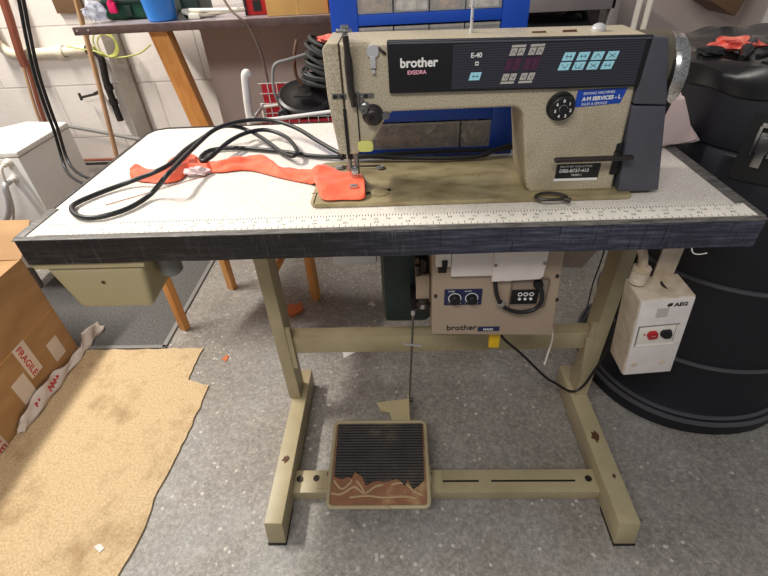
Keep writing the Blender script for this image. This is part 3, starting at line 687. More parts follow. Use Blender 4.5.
MB().text('SPEED', .0048, fr(.127, .0779, .5742), .0001).text('SLOW', .0048, fr(.159, .0779, .5742), .0001).text('1', .004, fr(.1275, .0779, .5445), .0001).text('9', .004, fr(.151, .0779, .5445), .0001).text('1', .004, fr(.1605, .0779, .5445), .0001).text('9', .004, fr(.185, .0779, .5445), .0001).build('knob_lettering', 'lettering', kp, smooth=False)
MB().box((.247, .0785, .532), (.318, .0800, .604), .006).build('recess', 'box_recess', cb)
sw = MB().box((.250, .0770, .541), (.302, .0788, .5765), .001).build('dip_switch', 'flat_black', cb)
mb = MB()
for xx in (.2665, .2775, .2885): mb.lathe([(.0046, 0), (.0046, .0006), (.0030, .0006), (.0030, 0)], (xx, .0768, .566), (0, -1, 0), 18).lathe([(.0030, 0), (.0030, .0012), (0, .0012)], (xx, .0768, .5545), (0, -1, 0), 14)
mb.build('switch_rings', 'lettering', sw)
MB().text('brother', .0200, fr(.127, FY-.0002, .4720), .0003, bold=.0002).build('brand_lettering', 'lettering_dark', cb, smooth=False)
bl = MB().box((.1925, .0788, .4675), (.237, .0800, .4795)).build('model_badge', 'dark_blue', cb, smooth=False)
MB().text('MAXI', .0085, fr(.2035, .0786, .4700), .0001, bold=.0002).build('badge_lettering', 'lettering', bl, smooth=False)
MB().tube([(.213, .074, .610), (.216, .066, .585), (.224, .062, .562), (.240, .062, .543), (.265, .062, .533), (.292, .064, .536), (.306, .066, .553), (.304, .070, .578), (.296, .076, .592)], .0042, 10).build('loop_cable', 'black', cb)
MB().lathe([(.0085, 0), (.0095, .003), (.0085, .010), (0, .010)], (.2965, .079, .592), (0, -1, 0), 20).build('cable_socket', 'flat_black', cb)
MB().lathe([(.005, -.004), (.0078, -.003), (.0078, .003), (.005, .004)], (.2285, .0620, .556), (.6, 0, -1), 16).build('cable_clip', 'grey_conduit', cb)
MB().box((.236, .0775, .597), (.2485, .0805, .611), .001).build('paper_tag', 'white', cb)
for xx, zz in ((.103, .564), (.3415, .548), (.331, .606)): MB().box((xx-.003, .0785, zz-.004), (xx+.003, .0802, zz+.004), .0005).build('catch', 'dark_steel', cb)
MB().hexa([(.226, .105, .392), (.250, .105, .390), (.250, .12, .390), (.226, .12, .392), (.226, .105, .452), (.249, .105, .449), (.249, .12, .449), (.226, .12, .452)], .003).build('cable_plug', 'yellow', cb, label='yellow plug under the control box')
MB().box((.333, .10, .655), (.405, .112, H-T-.0005), .002).hexa([(.345, .10, .612), (.383, .10, .609), (.383, .112, .609), (.345, .112, .612), (.333, .10, .655), (.405, .10, .655), (.405, .112, .655), (.333, .112, .655)]).build('side_bracket', 'box_recess', cb)
MB().tube([(.242, .13, .452), (.27, .16, .37), (.332, .19, .283), (.41, .200, .184), (.446, .205, .150), (.494, .208, .112), (.523, .212, .123), (.541, .214, .18), (.5585, .216, .27), (.563, .23, .40), (.563, .24, .62), (.563, .24, .718)], .0035, 8).build('mains_cable', 'black', None, 'thin black cable dropping from the control box to the right column', 'cable')
MB().tube([(.375, .196, .453), (.381, .176, .41), (.389, .165, .36), (.384, .158, .31), (.379, .150, .285)], .0022, 6).build('cord', 'white', None, 'thin white cord hanging below the right of the control box', 'cord')
MB().tube([(.440, .15, .7195), (.441, .15, .60), (.438, .15, .53), (.441, .15, .47), (.444, .15, .42)], .0016, 6).build('cord', 'dark_steel', None, 'thin dark cord hanging beside the right column', 'cord')

# motor switch box
sb = thing('switch_box', (.50, .05, H-T), 'off-white mains switch box with red and black buttons under the right end', 'switch')
tl = Matrix.Translation((.495, 0, .61)) @ Matrix.Rotation(R(-6), 4, 'Y') @ Matrix.Translation((-.495, 0, -.61))
def tb_(mb): bmesh.ops.transform(mb.bm, matrix=tl, verts=mb.bm.verts); return mb
tb_(MB().box((.4535, .004, .415), (.5455, .070, .609), .003, 3)).build('case', 'switch_paint', sb)
tb_(MB().box((.4550, .0015, .417), (.5440, .0050, .607), .0015)).build('front_plate', 'switch_face', sb)
fp = tb_(MB().box((.4615, .0003, .505), (.5300, .0020, .547), .0005).box((.4615, -.0003, .496), (.5300, .0012, .499))).build('button_window', 'white', sb)
tb_(MB().box((.4605, .0000, .5465), (.5310, .0022, .5485)).box((.4605, .0, .497), (.4625, .0022, .548)).box((.526, .0, .505), (.5272, .0022, .548))).build('window_frame', 'grey_conduit', sb)
tb_(MB().prism([(.4775, .527), (.4805, .5355), (.4925, .5355), (.4955, .531), (.4955, .521), (.4925, .519), (.4805, .519)], 'y', -.006, .001, .001)).build('red_button', 'red', sb)
tb_(MB().prism([(.501, .532), (.5045, .5360), (.5175, .5360), (.5205, .527), (.5195, .5175), (.5095, .5175), (.501, .525)], 'y', -.006, .001, .001)).build('black_button', 'flat_black', sb)
tb_(MB().text('AEG', .0115, fr(.512, .0012, .5905), .0003, bold=.0004).prism([(.4995, .595), (.503, .599), (.509, .598), (.5075, .593), (.502, .591)], 'y', .0005, .0016)).build('lettering', 'lettering_dark', sb, smooth=False)
tb_(MB().text('STOP', .0035, fr(.482, -.0063, .526), .0001).box((.485, -.0002, .5690), (.504, .0020, .5895), .0004)).build('small_label', 'key_grey', sb, smooth=False)
tb_(MB().lathe([(.002, 0), (.002, .0008), (0, .0008)], (.4735, .0005, .5275), (0, -1, 0), 10)).build('red_mark', 'red', sb)
for q in ((.470, .446), (.5215, .4465)):
    tb_(MB().lathe([(.006, 0), (.0055, .0015), (.003, .0018), (.0028, .0012), (0, .0012)], (q[0], .0018, q[1]), (0, -1, 0), 20)).build('cover_screw', 'switch_paint', sb)
MB().lathe([(.010, 0), (.0155, .001), (.0155, .010), (.0145, .011), (.0155, .012), (.0155, .022), (.0145, .023), (.0155, .024), (.0155, .032), (.010, .034), (0, .034)], (.466, .052, .610), (0, 0, 1), 28).build('cable_gland', 'switch_paint', sb)
MB().tube([(.466, .052, .64), (.460, .056, .67), (.440, .07, .70), (.425, .08, .718)], .008, 12).build('flex_sleeve', 'switch_paint', sb)
MB().lathe([(.017, 0), (.017, .002), (.011, .002), (.011, .0004), (0, .0004)], (.520, .040, .6085), (0, 0, 1), 24).build('knockout', 'dark_steel', sb)
MB().box((.500, .066, .600), (.536, .070, H-T-.0005), .001).build('mounting_plate', 'switch_paint', sb)
MB().tube([(.500, .0035, .7185), (.502, -.002, .708), (.512, -.003, .7045), (.525, -.002, .706)], .0009, 6).build('loose_thread', 'white', None, 'short curl of white thread hanging from the taped front edge', 'thread')

# ------------------------------------------------------------------ pedal and pitman rod
pd = thing('foot_pedal', (-.03, .02, .04), 'rusty foot pedal with torn ribbed black rubber on the lower rail', 'pedal')
x0, x1, y0, y1 = -.151, .0895, -.092, .128
def pz(y): return .066+(y-y0)*.10
def slab(mb, a, b, c, d, dz0, dz1, bev=.0):
    mb.hexa([(a, c, pz(c)+dz0), (b, c, pz(c)+dz0), (b, d, pz(d)+dz0), (a, d, pz(d)+dz0), (a, c, pz(c)+dz1), (b, c, pz(c)+dz1), (b, d, pz(d)+dz1), (a, d, pz(d)+dz1)], bev)
mb = MB(); slab(mb, x0+.004, x1-.004, y0+.004, y1-.004, 0, .004); mb.build('pedal_plate', 'rust', pd, label='rusty brown pedal plate')
mb = MB()
def pq(x, y, h=.004): return (x, y, pz(y)+h)
rc = .012
pts = []
for cx, cy, a in ((x1-rc, y0+rc, -90), (x1-rc, y1-rc, 0), (x0+rc, y1-rc, 90), (x0+rc, y0+rc, 180)):
    for k in range(4): an = R(a+k*30); pts.append(pq(cx+rc*math.cos(an), cy+rc*math.sin(an)))
mb.tube(pts, .0048, 8, 1, closed=True).build('pedal_rim', 'stand', pd)
tear = [(x0+.008, y1-.008), (x1-.008, y1-.008), (x1-.010, -.030), (x1-.022, -.042), (x1-.038, -.052), (x1-.05, -.028), (x1-.056, -.044), (x1-.075, -.026), (-.018, -.034), (-.03, -.030), (-.045, -.032), (-.062, -.042), (-.072, -.020), (-.092, -.008), (-.098, -.024), (-.108, -.020), (-.122, -.026), (x0+.010, -.020)]
mb = MB()
A = [mb.bm.verts.new((p[0], p[1], pz(p[1])+.0045)) for p in tear]; B = [mb.bm.verts.new((p[0], p[1], pz(p[1])+.0085)) for p in tear]
mb.bm.faces.new(A); mb.bm.faces.new(B)
for i in range(len(tear)): j = (i+1) % len(tear); mb.bm.faces.new((A[i], A[j], B[j], B[i]))
bmesh.ops.recalc_face_normals(mb.bm, faces=mb.bm.faces)
mb.build('rubber_mat', 'rubber', pd, label='torn ribbed black rubber tread', smooth=False)
mb = MB()
yy = .000
while yy < y1-.014:
    slab(mb, x0+.010, x1-.010, yy, yy+.0018, .008, .0087); yy += .0052
mb.build('rubber_ribs', 'rubber', pd, smooth=False)
mb = MB()                                     # ridges of old glue on the bare plate
for ln in ([(-.14, -.03), (-.12, -.05), (-.10, -.035), (-.098, -.028)], [(-.145, -.06), (-.12, -.062), (-.09, -.045), (-.065, -.06), (-.04, -.045), (-.02, -.04)], [(-.10, -.07), (-.06, -.066), (-.02, -.07), (.03, -.068), (.06, -.072)], [(.0, -.04), (.03, -.036), (.055, -.055), (.075, -.066)], [(-.065, -.06), (-.072, -.045), (-.085, -.03)]):
    mb.tube([(p[0], p[1], pz(p[1])+.0042) for p in ln], .0028, 6, 4)
mb.build('glue_ridge', 'glue', pd, label='pale ridges of old glue')
for s, xx in ((-1, x0-.006), (1, x1+.006)):
    MB().box((xx-.0015, -.03, .0395), (xx+.0015, .012, .074), .0007).box((min(xx, xx+s*.032), -.03, .0395), (max(xx, xx+s*.032), .018, .0425), .0007).build('pivot_bracket', 'stand', pd)
    MB().cyl((xx-s*.004, -.008, .068), (xx+s*.004, -.008, .068), .005, 10).build('pivot_pin', 'dark_steel', pd)
MB().prism([(-.045, .200), (.047, .212), (.050, .132), (.047, .128), (.004, .130), (-.006, .165), (-.03, .172)], 'z', .080, .084).box((.044, .127, .078), (.049, .215, .100), .001).build('pedal_arm', 'khaki', pd)
MB().cyl((.049, .203, .090), (.060, .203, .090), .006, 12).build('arm_bolt', 'dark_steel', pd)
rd = thing('pedal_rod', (.058, .20, .10), 'thin steel rod joining the pedal to the motor lever', 'rod')
MB().cyl((.0500, .203, .094), (.0610, .140, .488), .0028, 10).build('rod', 'steel', rd)
MB().cyl((.0602, .1440, .462), (.0612, .1395, .4915), .0048, 12).build('rod_end', 'bright', rd)
MB().cyl((.038, .152, .362), (.080, .166, .340), .0028, 10).build('cross_pin', 'bright', rd)

# ------------------------------------------------------------------ black tub on the right
tu = thing('storage_tub', (.898, .425, 0), 'large round black plastic transport tub with lid latch beside the table', 'tub')
C0 = (.898, .425, 0)
def sq(mb, n=2.15):
    for v in mb.bm.verts:
        x_, y_ = v.co.x-C0[0], v.co.y-C0[1]; r_ = math.hypot(x_, y_)
        if r_ > .02:
            c_, s_ = abs(x_/r_), abs(y_/r_); g = (c_**n+s_**n)**(-1/n); v.co.x = C0[0]+x_*g; v.co.y = C0[1]+y_*g
    return mb
prof = [(0, .0015), (.276, .0015), (.286, .006), (.287, .045), (.281, .052), (.270, .054), (.268, .062), (.262, .070), (.262, .225), (.264, .470), (.266, .66), (.267, .758), (.264, .762), (.264, .766), (.268, .770), (.270, .885), (.266, .895), (.0, .895)]
sq(MB().lathe(prof, C0, n=72)).build('tub_body', 'tub', tu)
mb = MB()
for r_, z in ((.265, .235), (.267, .475), (.272, .056), (.2865, .046)):
    mb.lathe([(r_-.006, z-.006), (r_+.0025, z-.004), (r_+.004, z), (r_+.0025, z+.004), (r_-.006, z+.006), (r_-.006, z-.006)], C0, n=72)
sq(mb).build('moulded_ring', 'tub_ring', tu)
def on_tub(ang, r): return (C0[0]+r*math.cos(ang), C0[1]+r*math.sin(ang))
def curved(mb, a0, a1, z0, z1, r0, r1, n=8):
    rs = []
    for i in range(n+1):
        a = a0+(a1-a0)*i/n; p, q = on_tub(a, r0), on_tub(a, r1)
        rs.append([mb.bm.verts.new((p[0], p[1], z0)), mb.bm.verts.new((q[0], q[1], z0)), mb.bm.verts.new((q[0], q[1], z1)), mb.bm.verts.new((p[0], p[1], z1))])
    for A, B in zip(rs, rs[1:]):
        for k in range(4): mb.bm.faces.new((A[k], A[(k+1) % 4], B[(k+1) % 4], B[k]))
    mb.bm.faces.new(rs[0]); mb.bm.faces.new(list(reversed(rs[-1]))); bmesh.ops.recalc_face_normals(mb.bm, faces=mb.bm.faces)
aL = math.atan2(-.200, -.168)-.085
mb = MB(); curved(mb, aL-.075, aL+.22, .72, .845, .262, .2715); rec = sq(mb).build('latch_housing', 'flat_black', tu)
lt = MB()
for da in (-.030, .030):
    curved(lt, aL+.045+da*1.6-.008, aL+.045+da*1.6+.008, .772, .826, .271, .280, 3)
curved(lt, aL-.005, aL+.095, .824, .832, .271, .279, 4); curved(lt, aL+.010, aL+.080, .778, .815, .271, .2775, 4); curved(lt, aL+.020, aL+.072, .750, .778, .271, .2755, 4); curved(lt, aL+.025, aL+.065, .794, .806, .271, .282, 4)
sq(lt).build('latch', 'chrome', tu, label='chrome toggle latch')
# bin bag over the rim with clothes
bg = thing('bin_bag', (.898, .425, .90), 'black plastic bag stretched over the rim of the black tub', 'bag')
mb = MB(); rows = []
N = 96
for j, (r_, z) in enumerate(((.2745, .868), (.276, .885), (.275, .902), (.264, .912), (.245, .911), (.222, .902), (.19, .905), (.14, .908), (.08, .902), (.02, .904))):
    row = []
    for i in range(N):
        a = 2*math.pi*i/N; k = max(0, j-1)/8
        rr = r_*(1+.010*math.sin(a*9+j)*(j > 0)+.02*k*math.sin(a*5+j*2)); zz = z+(.003*math.sin(a*13+j*.7)+.010*k*math.sin(a*7+j*1.9)+.010*k*math.sin(a*3+j))
        row.append(mb.bm.verts.new((C0[0]+rr*math.cos(a), C0[1]+rr*math.sin(a), max(zz, .8985) if r_ < .270 else zz)))
    rows.append(row)
for A, B in zip(rows, rows[1:]):
    for i in range(N): mb.bm.faces.new((A[i], A[(i+1) % N], B[(i+1) % N], B[i]))
mb.bm.faces.new(rows[-1]); bmesh.ops.recalc_face_normals(mb.bm, faces=mb.bm.faces)
sq(mb).build('bag_sheet', 'bag', bg)
mb = MB()
for k, (cx, cy, a_, l_) in enumerate(((.80, .33, .3, .10), (.86, .28, .1, .12), (.75, .42, .9, .08), (.95, .30, -.1, .12), (.83, .38, .2, .10))):
    mb.tube([(cx-l_*math.cos(a_), cy-l_*math.sin(a_), .912), (cx, cy, .917+.003*k), (cx+l_*math.cos(a_), cy+l_*math.sin(a_), .914)], [.006, .012, .014, .010, .006], 10)
mb.build('bag_fold', 'bag', bg)
mb = MB(); blob(mb, (.725, .425, .924), .045, .030, .013, 5, .22); mb.build('red_garment', 'red_fabric', None, 'red and white garment lying on the black bag', 'garment')
mb = MB(); blob(mb, (.655, .385, .920), .022, .025, .008, 9, .22); mb.build('dark_garment', 'matt_black', None, 'small dark grey garment on the black bag beside the red one', 'garment')

# ------------------------------------------------------------------ left: white appliance, hanging cable, pipes
wa = thing('white_appliance', (-1.40, 1.03, 0), 'boxy white appliance with hose connectors against the back wall', 'appliance')
z_ = .60
pl_ = [(-1.276, .87), (-1.285, 1.19), (-1.47, 1.22), (-1.56, 1.12), (-1.56, .87)]
MB().prism([(a*1.0+.004*(1 if a < -1.4 else -1), b) for a, b in pl_], 'z', .12, z_-.022, .004).build('cabinet', 'washer', wa)
for q in ((-1.31, .90), (-1.31, 1.15), (-1.52, .90), (-1.50, 1.12)): MB().cyl((q[0], q[1], .0085), (q[0], q[1], .12), .015, 12).build('foot', 'grey_conduit', wa)
MB().prism(pl_, 'z', z_-.020, z_, .006, 3).build('lid', 'washer', wa)
for k, (cx, cz) in enumerate(((-1.320, .566), (-1.333, .507))):
    MB().lathe([(.014, 0), (.014, .006), (.010, .008), (.010, .024), (.007, .026), (0, .026)], (cx, .869, cz), (0, -1, 0), 20).build('connector', 'white', wa)
MB().tube([(-1.333, .843, .507), (-1.337, .820, .500), (-1.345, .815, .46), (-1.37, .815, .41), (-1.42, .82, .36), (-1.50, .83, .30)], .011, 10).build('hose', 'bright', wa, label='grey ribbed hose')
MB().tube([(-1.320, .843, .566), (-1.324, .828, .555), (-1.335, .825, .50), (-1.36, .828, .42), (-1.40, .84, .36)], .005, 8).build('hose', 'white', wa, label='thin white hose')
MB().tube([(-.875, .7, 1.30), (-.892, .7, 1.10), (-.904, .7, 1.043), (-.926, .7, .973), (-.954, .7, .871), (-.970, .7, .773), (-.976, .7, .721), (-.985, .69, .64), (-.95, .64, .61), (-.84, .54, .62), (-.70, .43, .65), (-.64, .38, .715)], .0044, 10).build('hanging_cable', 'cable', None, 'thick black cable hanging in front of the white appliance, left of the twin', 'cable')
MB().tube([(-.863, .7, 1.30), (-.880, .7, 1.10), (-.892, .7, 1.043), (-.914, .7, .973), (-.942, .7, .871), (-.957, .7, .773), (-.963, .7, .721), (-.970, .69, .645), (-.93, .645, .62), (-.83, .555, .63), (-.69, .45, .66), (-.63, .40, .715)], .0044, 10).build('hanging_cable', 'cable', None, 'thick black cable hanging in front of the white appliance, right of the twin', 'cable')
WY = 1.425
MB().tube([(-1.450, WY-.035, 1.20), (-1.458, WY-.035, 1.0), (-1.493, WY-.035, .82), (-1.50, WY-.03, .77)], .016, 12).build('copper_pipe', 'copper', None, 'reddish brown pipe coming down the wall at top left', 'pipe')
MB().tube([(-1.508, WY, .785), (-1.52, WY, .73), (-1.555, WY, .56), (-1.565, WY, .40)], .008, 10).build('copper_pipe', 'copper', None, 'thin brown pipe running down behind the white appliance', 'pipe')
MB().tube([(-1.528, WY, .785), (-1.54, WY, .73), (-1.575, WY, .56), (-1.58, WY, .40)], .006, 10).build('copper_pipe', 'dowel', None, 'thinner tan pipe running down behind the white appliance', 'pipe')
MB().tube([(-1.60, WY, 1.1), (-1.60, WY, .90), (-1.585, WY, .84), (-1.54, WY, .812), (-1.42, WY, .812), (-1.235, WY, .815)], .018, 14, 4).lathe([(.023, 0), (.023, .03)], (-1.36, WY, .812), (1, 0, 0), 20).build('waste_pipe', 'cream_pipe', None, 'cream painted pipe running along the back wall', 'pipe')
MB().tube([(-1.600, WY-.035, 1.2), (-1.597, WY-.035, .95), (-1.594, WY-.035, .86)], .022, 12).build('waste_pipe', 'brown_stain', None, 'dark brown pipe at the far left edge by the wall', 'pipe')
MB().tube([(-1.232, 1.418, .815), (-1.205, 1.418, .812), (-1.185, 1.418, .78), (-1.20, 1.418, .70), (-1.205, 1.418, .62), (-1.205, 1.418, .53)], .014, 14, 4).lathe([(.018, 0), (.018, .02)], (-1.205, 1.418, .60), (0, 0, 1), 20).lathe([(.018, 0), (.018, .02)], (-1.200, 1.418, .66), (0, 0, 1), 20).build('elbow_pipe', 'soot', None, 'sooty black elbow pipe going down the back wall', 'pipe')
MB().tube([(-1.52, 1.42, .515), (-1.466, 1.42, .515), (-1.30, 1.42, .478), (-1.147, 1.395, .453), (-1.06, 1.395, .45)], .008, 10).build('conduit', 'grey_conduit', None, 'thin grey conduit sloping along the wall behind the table', 'pipe')
for dz, m_ in ((.35, 'copper'), (.332, 'dark_steel')):
    MB().tube([(-1.60, 1.43, dz), (-1.2, 1.43, dz), (-.9, 1.43, dz)], .007, 8).build('low_pipe', m_, None, ('upper' if dz > .34 else 'lower')+' of two thin pipes low on the back wall', 'pipe')
MB().box((-1.336, 1.40, .625), (-1.328, 1.41, .655), .002).cyl((-1.33, 1.40, .638), (-1.255, 1.40, .650), .005, 10).cyl((-1.262, 1.40, .650), (-1.262, 1.45, .650), .007, 10).build('tap', 'dark_steel', None, 'small dark tap on the back wall', 'tap')
yc = MB()
for k in range(3):
    cx, cz, rr = -1.135+.012*k, .845-.006*k, .052-.006*k
    yc.tube([(cx+rr*math.cos(a*.5236), 1.385-.006*k, cz+rr*math.sin(a*.5236)) for a in range(12)], .003, 6, 2, closed=True)
yc.tube([(-1.29, 1.39, .835), (-1.25, 1.38, .83), (-1.17, 1.375, .815), (-1.10, 1.375, .79), (-1.0, 1.375, .80), (-.94, 1.375, .83)], .003, 6)
yc.build('wire_coil', 'wire_yellow', None, 'yellow green wire coil hanging on the wall below the bench', 'wire')
MB().tube([(-1.03, 1.18, 1.08), (-1.056, 1.19, 1.0), (-1.10, 1.2, .74), (-1.144, 1.2, .476), (-1.19, 1.2, .20), (-1.225, 1.19, .003)], .009, 10, 1).build('wooden_pole', 'dowel', None, 'thin wooden pole leaning beside the left end of the bench', 'pole')
MB().box((-1.30, 1.432, .944), (-1.19, 1.4495, 1.06), .002).build('wooden_block', 'brown_board', None, 'weathered brown board fixed high on the back wall', 'board')

# ------------------------------------------------------------------ workbench
be = thing('workbench', (-.2, 1.15, 0), 'long workbench with brown edged grey top standing behind the sewing table', 'bench')
BZ = .952
MB().box((-.932, .93, BZ-.018), (.30, 1.38, BZ), .001).build('bench_top', 'bench_top', be)
MB().box((-.938, .918, BZ-.021), (.30, .932, BZ+.001), .002).build('front_lip', 'brown_lip', be, label='worn brown front edge')
for xx in (-.925, -.89): MB().cyl((xx, .9165, BZ-.008), (xx, .919, BZ-.008), .003, 10).build('screw', 'bright', be)
MB().hexa([(-.665, 1.12, 0), (-.590, 1.12, 0), (-.590, 1.165, 0), (-.665, 1.165, 0), (-.722, .940, BZ-.019), (-.665, .940, BZ-.019), (-.665, .985, BZ-.019), (-.722, .985, BZ-.019)], .002).build('leg', 'pine', be)
MB().box((.20, 1.12, 0), (.27, 1.165, BZ-.019), .002).build('leg', 'pine', be)
MB().box((-.650, 1.17, .30), (.30, 1.185, BZ-.019)).build('bench_shade_sheet', 'shaded_wall', be, label='mauve grey sheet coloured as the shaded wall under the bench')  # added sheet, its colour paints the wall's shade below the bench
MB().box((-.650, 1.164, .895), (.30, 1.172, .905)).build('bench_shade_strip', 'shaded_wall', be)
# on the bench
crt = thing('tool_case', (-.80, 1.13, BZ), 'dark green plastic case at the left end of the bench', 'case')
MB().box((-.895, 1.045, BZ+.001), (-.70, 1.25, BZ+.10), .012, 3).build('case_body', 'green_plastic', crt)
MB().box((-.90, 1.038, BZ+.045), (-.695, 1.255, BZ+.055), .003).box((-.82, 1.036, BZ+.01), (-.80, 1.046, BZ+.04), .002).build('case_rim', 'dark_green', crt)
MB().box((-.862, 1.018, BZ+.022), (-.838, 1.032, BZ+.052), .003).cyl((-.850, 1.025, BZ+.05), (-.856, 1.025, BZ+.085), .008, 12).build('clip', 'pink', None, 'bright pink plastic clip in front of the green case', 'clip')
mb = MB(); blob(mb, (-.897, 1.00, BZ+.032), .030, .032, .028, 21, .28); mb.build('plastic_bag', 'clear_bag', None, 'crumpled clear plastic bag at the left corner of the bench', 'bag')
ct = MB(); ct.lathe([(0, .001), (.040, .001), (.043, .004), (.050, .075), (.052, .076), (.048, .078), (.041, .006), (0, .006)], (-.685, .99, BZ), n=32)
ct.build('blue_tub', 'tub_blue', None, 'bright blue plastic pot on the bench', 'pot')
MB().box((-.625, 1.0, BZ+.001), (-.565, 1.12, BZ+.06), .010, 3).build('dark_case', 'dark_green', None, 'dark case lying on the bench right of the blue pot', 'case')
ps = MB().tube([(-.62, 1.00, BZ+.022), (-.60, .99, BZ+.014), (-.55, 1.0, BZ+.008), (-.50, 1.04, BZ+.01), (-.44, 1.03, BZ+.014), (-.43, 1.00, BZ+.018), (-.48, .985, BZ+.020), (-.56, .99, BZ+.022)], .0055, 8, closed=True).box((-.60, .975, BZ+.001), (-.565, 1.02, BZ+.016), .003).build('white_lead', 'cream', None, 'coiled white power lead with plug on the bench', 'cable')
rb = thing('red_box', (-.39, 1.05, BZ), 'dark red box beside the small carton on the bench', 'box')
MB().box((-.425, 1.0, BZ+.001), (-.358, 1.10, BZ+.09), .003).build('box_body', 'red', rb)
MB().box((-.428, .997, BZ+.001), (-.421, 1.0, BZ+.09)).box((-.40, .9975, BZ+.012), (-.375, 1.0, BZ+.04)).build('box_trim', 'flat_black', rb)
MB().box((-.350, .955, BZ+.001), (-.165, 1.12, BZ+.13), .001).box((-.26, .954, BZ+.001), (-.255, .9555, BZ+.13)).build('small_carton', 'carton_small', None, 'small tan cardboard carton on the bench', 'box')
MB().box((-.158, .93, BZ+.001), (-.125, 1.0, BZ+.05), .003).build('red_tin', 'red', None, 'small red tin beside the blue drawer rack', 'tin')
MB().tube([(-.50, .99, BZ+.10), (-.485, .97, BZ+.07), (-.45, .93, BZ+.025), (-.418, .907, .955), (-.396, .905, .93), (-.376, .90, .86), (-.370, .895, .78), (-.368, .88, .70), (-.365, .86, .60), (-.36, .84, .53)], .0036, 8).build('bench_cable', 'brown_cable', None, 'thin brown cable hanging over the bench edge behind the basket', 'cable')

# ------------------------------------------------------------------ wooden stool and basket behind the table
st = thing('wooden_stool', (-.545, .69, 0), 'orange wooden stool standing on the floor behind the table', 'stool')
Lg = [(-.780, .618), (-.671, .862), (-.308, .780), (-.395, .575)]
cx_, cy_ = -.54, .71
tp = []
for k, (a, b) in enumerate(Lg):
    s = .022; ta, tb2 = cx_+(a-cx_)*.99, cy_+(b-cy_)*.99; tp.append((ta, tb2))
    rot = Matrix.Rotation(R(-25), 2)
    q = [rot @ Vector(v) for v in ((-s*.7, -s*.6), (s*.7, -s*.6), (s*.7, s*.6), (-s*.7, s*.6))]
    MB().hexa([(a+v.x, b+v.y, .0) for v in q]+[(ta+v.x, tb2+v.y, .455) for v in q], .002).build('leg', 'pine', st)
o_ = [(cx_+(a-cx_)*1.10, cy_+(b-cy_)*1.12) for a, b in Lg]
MB().prism(list(reversed(o_)), 'z', .455, .480, .004, 3).build('seat', 'pine', st)
MB().cyl((-.668, .860, .38), (-.31, .780, .38), .010, 10).build('stretcher', 'pine', st)
MB().cyl((-.398, .578, .38), (-.776, .62, .38), .010, 10).build('stretcher', 'pine', st)
MB().cyl((-.405, .585, .235), (-.315, .765, .36), .012, 8).build('brace', 'pine', st)
bk = thing('wire_basket', (-.31, .73, .48), 'white framed wire basket with red mesh standing on the stool', 'basket')
bx0, bx1, by0, by1 = -.375, -.13, .655, .80
zt = .745
MB().tube([(-.392, .70, .482), (-.394, .70, .60), (-.388, .70, .75), (-.380, .70, .825), (-.376, .70, .848), (-.371, .703, .852), (-.369, .706, .846)], .0105, 12, 3).build('handle', 'white_metal', bk, label='white tubular handle')
mb = MB()
for z in (.487, zt): mb.tube([(bx0, by0, z-.010*(z > .6)), (bx1, by0, z+.012*(z > .6)), (bx1, by1, z+.012*(z > .6)), (bx0, by1, z-.01*(z > .6))], .0055, 10, 1, closed=True)
for p in ((bx0, by0), (bx1, by0), (bx1, by1), (bx0, by1)): mb.cyl((p[0], p[1], .4815), (p[0], p[1], zt), .005, 10)
mb.build('basket_frame', 'white_metal', bk)
mb = MB()
for k in range(1, 9): 
    xx = bx0+(bx1-bx0)*k/9; mb.box((xx-.001, by0+.001, .487), (xx+.001, by0+.003, zt)); mb.box((xx-.0012, by1-.003, .487), (xx+.0012, by1-.001, .80))
for k in range(1, 12):
    zz = .487+k*.0285; 
    if zz < zt: mb.box((bx0, by0+.001, zz), (bx1, by0+.003, zz+.002))
    mb.box((bx0, by1-.003, zz), (bx1, by1-.001, zz+.002))
mb.build('wire_mesh', 'white_metal', bk)
MB().box((bx0+.008, by1+.001, .487), (bx1, by1+.004, .80)).box((bx0+.008, by0+.006, .487), (bx1, by0+.009, .735)).box((bx0+.008, by0+.006, .487), (bx1-.004, by1, .490)).build('red_lining', 'basket_red', bk, label='red lining behind the wire')
re = thing('cable_reel', (-.23, .735, .70), 'black plastic cable reel lying in the wire basket', 'cable reel')
ax = Vector((.10, -.36, 1)).normalized()
MB().lathe([(0, -.20), (.05, -.20), (.05, -.016), (.066, -.012), (.076, -.004), (.080, .004), (.079, .010), (.072, .014), (.060, .009), (.035, .012), (.02, .016), (0, .016)], (-.226, .735, .772), ax, 48).build('reel_body', 'black', re)
MB().box((-.250, .683, .788), (-.20, .705, .793), .001).build('reel_slot', 'flat_black', re)
MB().lathe([(.014, 0), (.016, .004), (.016, .03), (.012, .034), (0, .034)], (-.283, .700, .745), (0, -1, .1), 20).build('reel_plug', 'flat_black', re)
MB().lathe([(.004, 0), (.004, .002), (0, .002)], (-.285, .665, .746), (0, -1, 0), 12).build('plug_pin', 'steel', re)
MB().tube([(-.300, .715, .760), (-.309, .715, .80), (-.305, .72, .845), (-.292, .72, .868), (-.262, .73, .874), (-.222, .75, .880), (-.20, .76, .885)], .0042, 8).build('reel_handle', 'grey_conduit', re, label='grey wire handle of the reel')
mb = MB()
for k in range(15):
    z = .806+k*.0068; rx = .076-.0022*k+.005*math.sin(k*1.9); cx = -.156+.004*math.sin(k*2.7)+.0006*k; tlt = .030*math.sin(k*1.3)
    mb.tube([(cx+rx*math.cos(a*.5236), .755+.050*math.sin(a*.5236), z-.016*math.cos(a*.5236)+tlt*math.sin(a*.5236+k)*.4) for a in range(12)], .0048, 8, 2, closed=True)
mb.build('cable_coil', 'matt_cable', None, 'hank of black cable piled on the reel in the basket', 'cable')
MB().tube([(-.235, .77, .800), (-.252, .77, .825), (-.250, .77, .87), (-.243, .78, .900), (-.240, .79, .910)], .005, 8).build('cable_tail', 'brown_stain', None, 'brown cable end standing up behind the reel', 'cable')
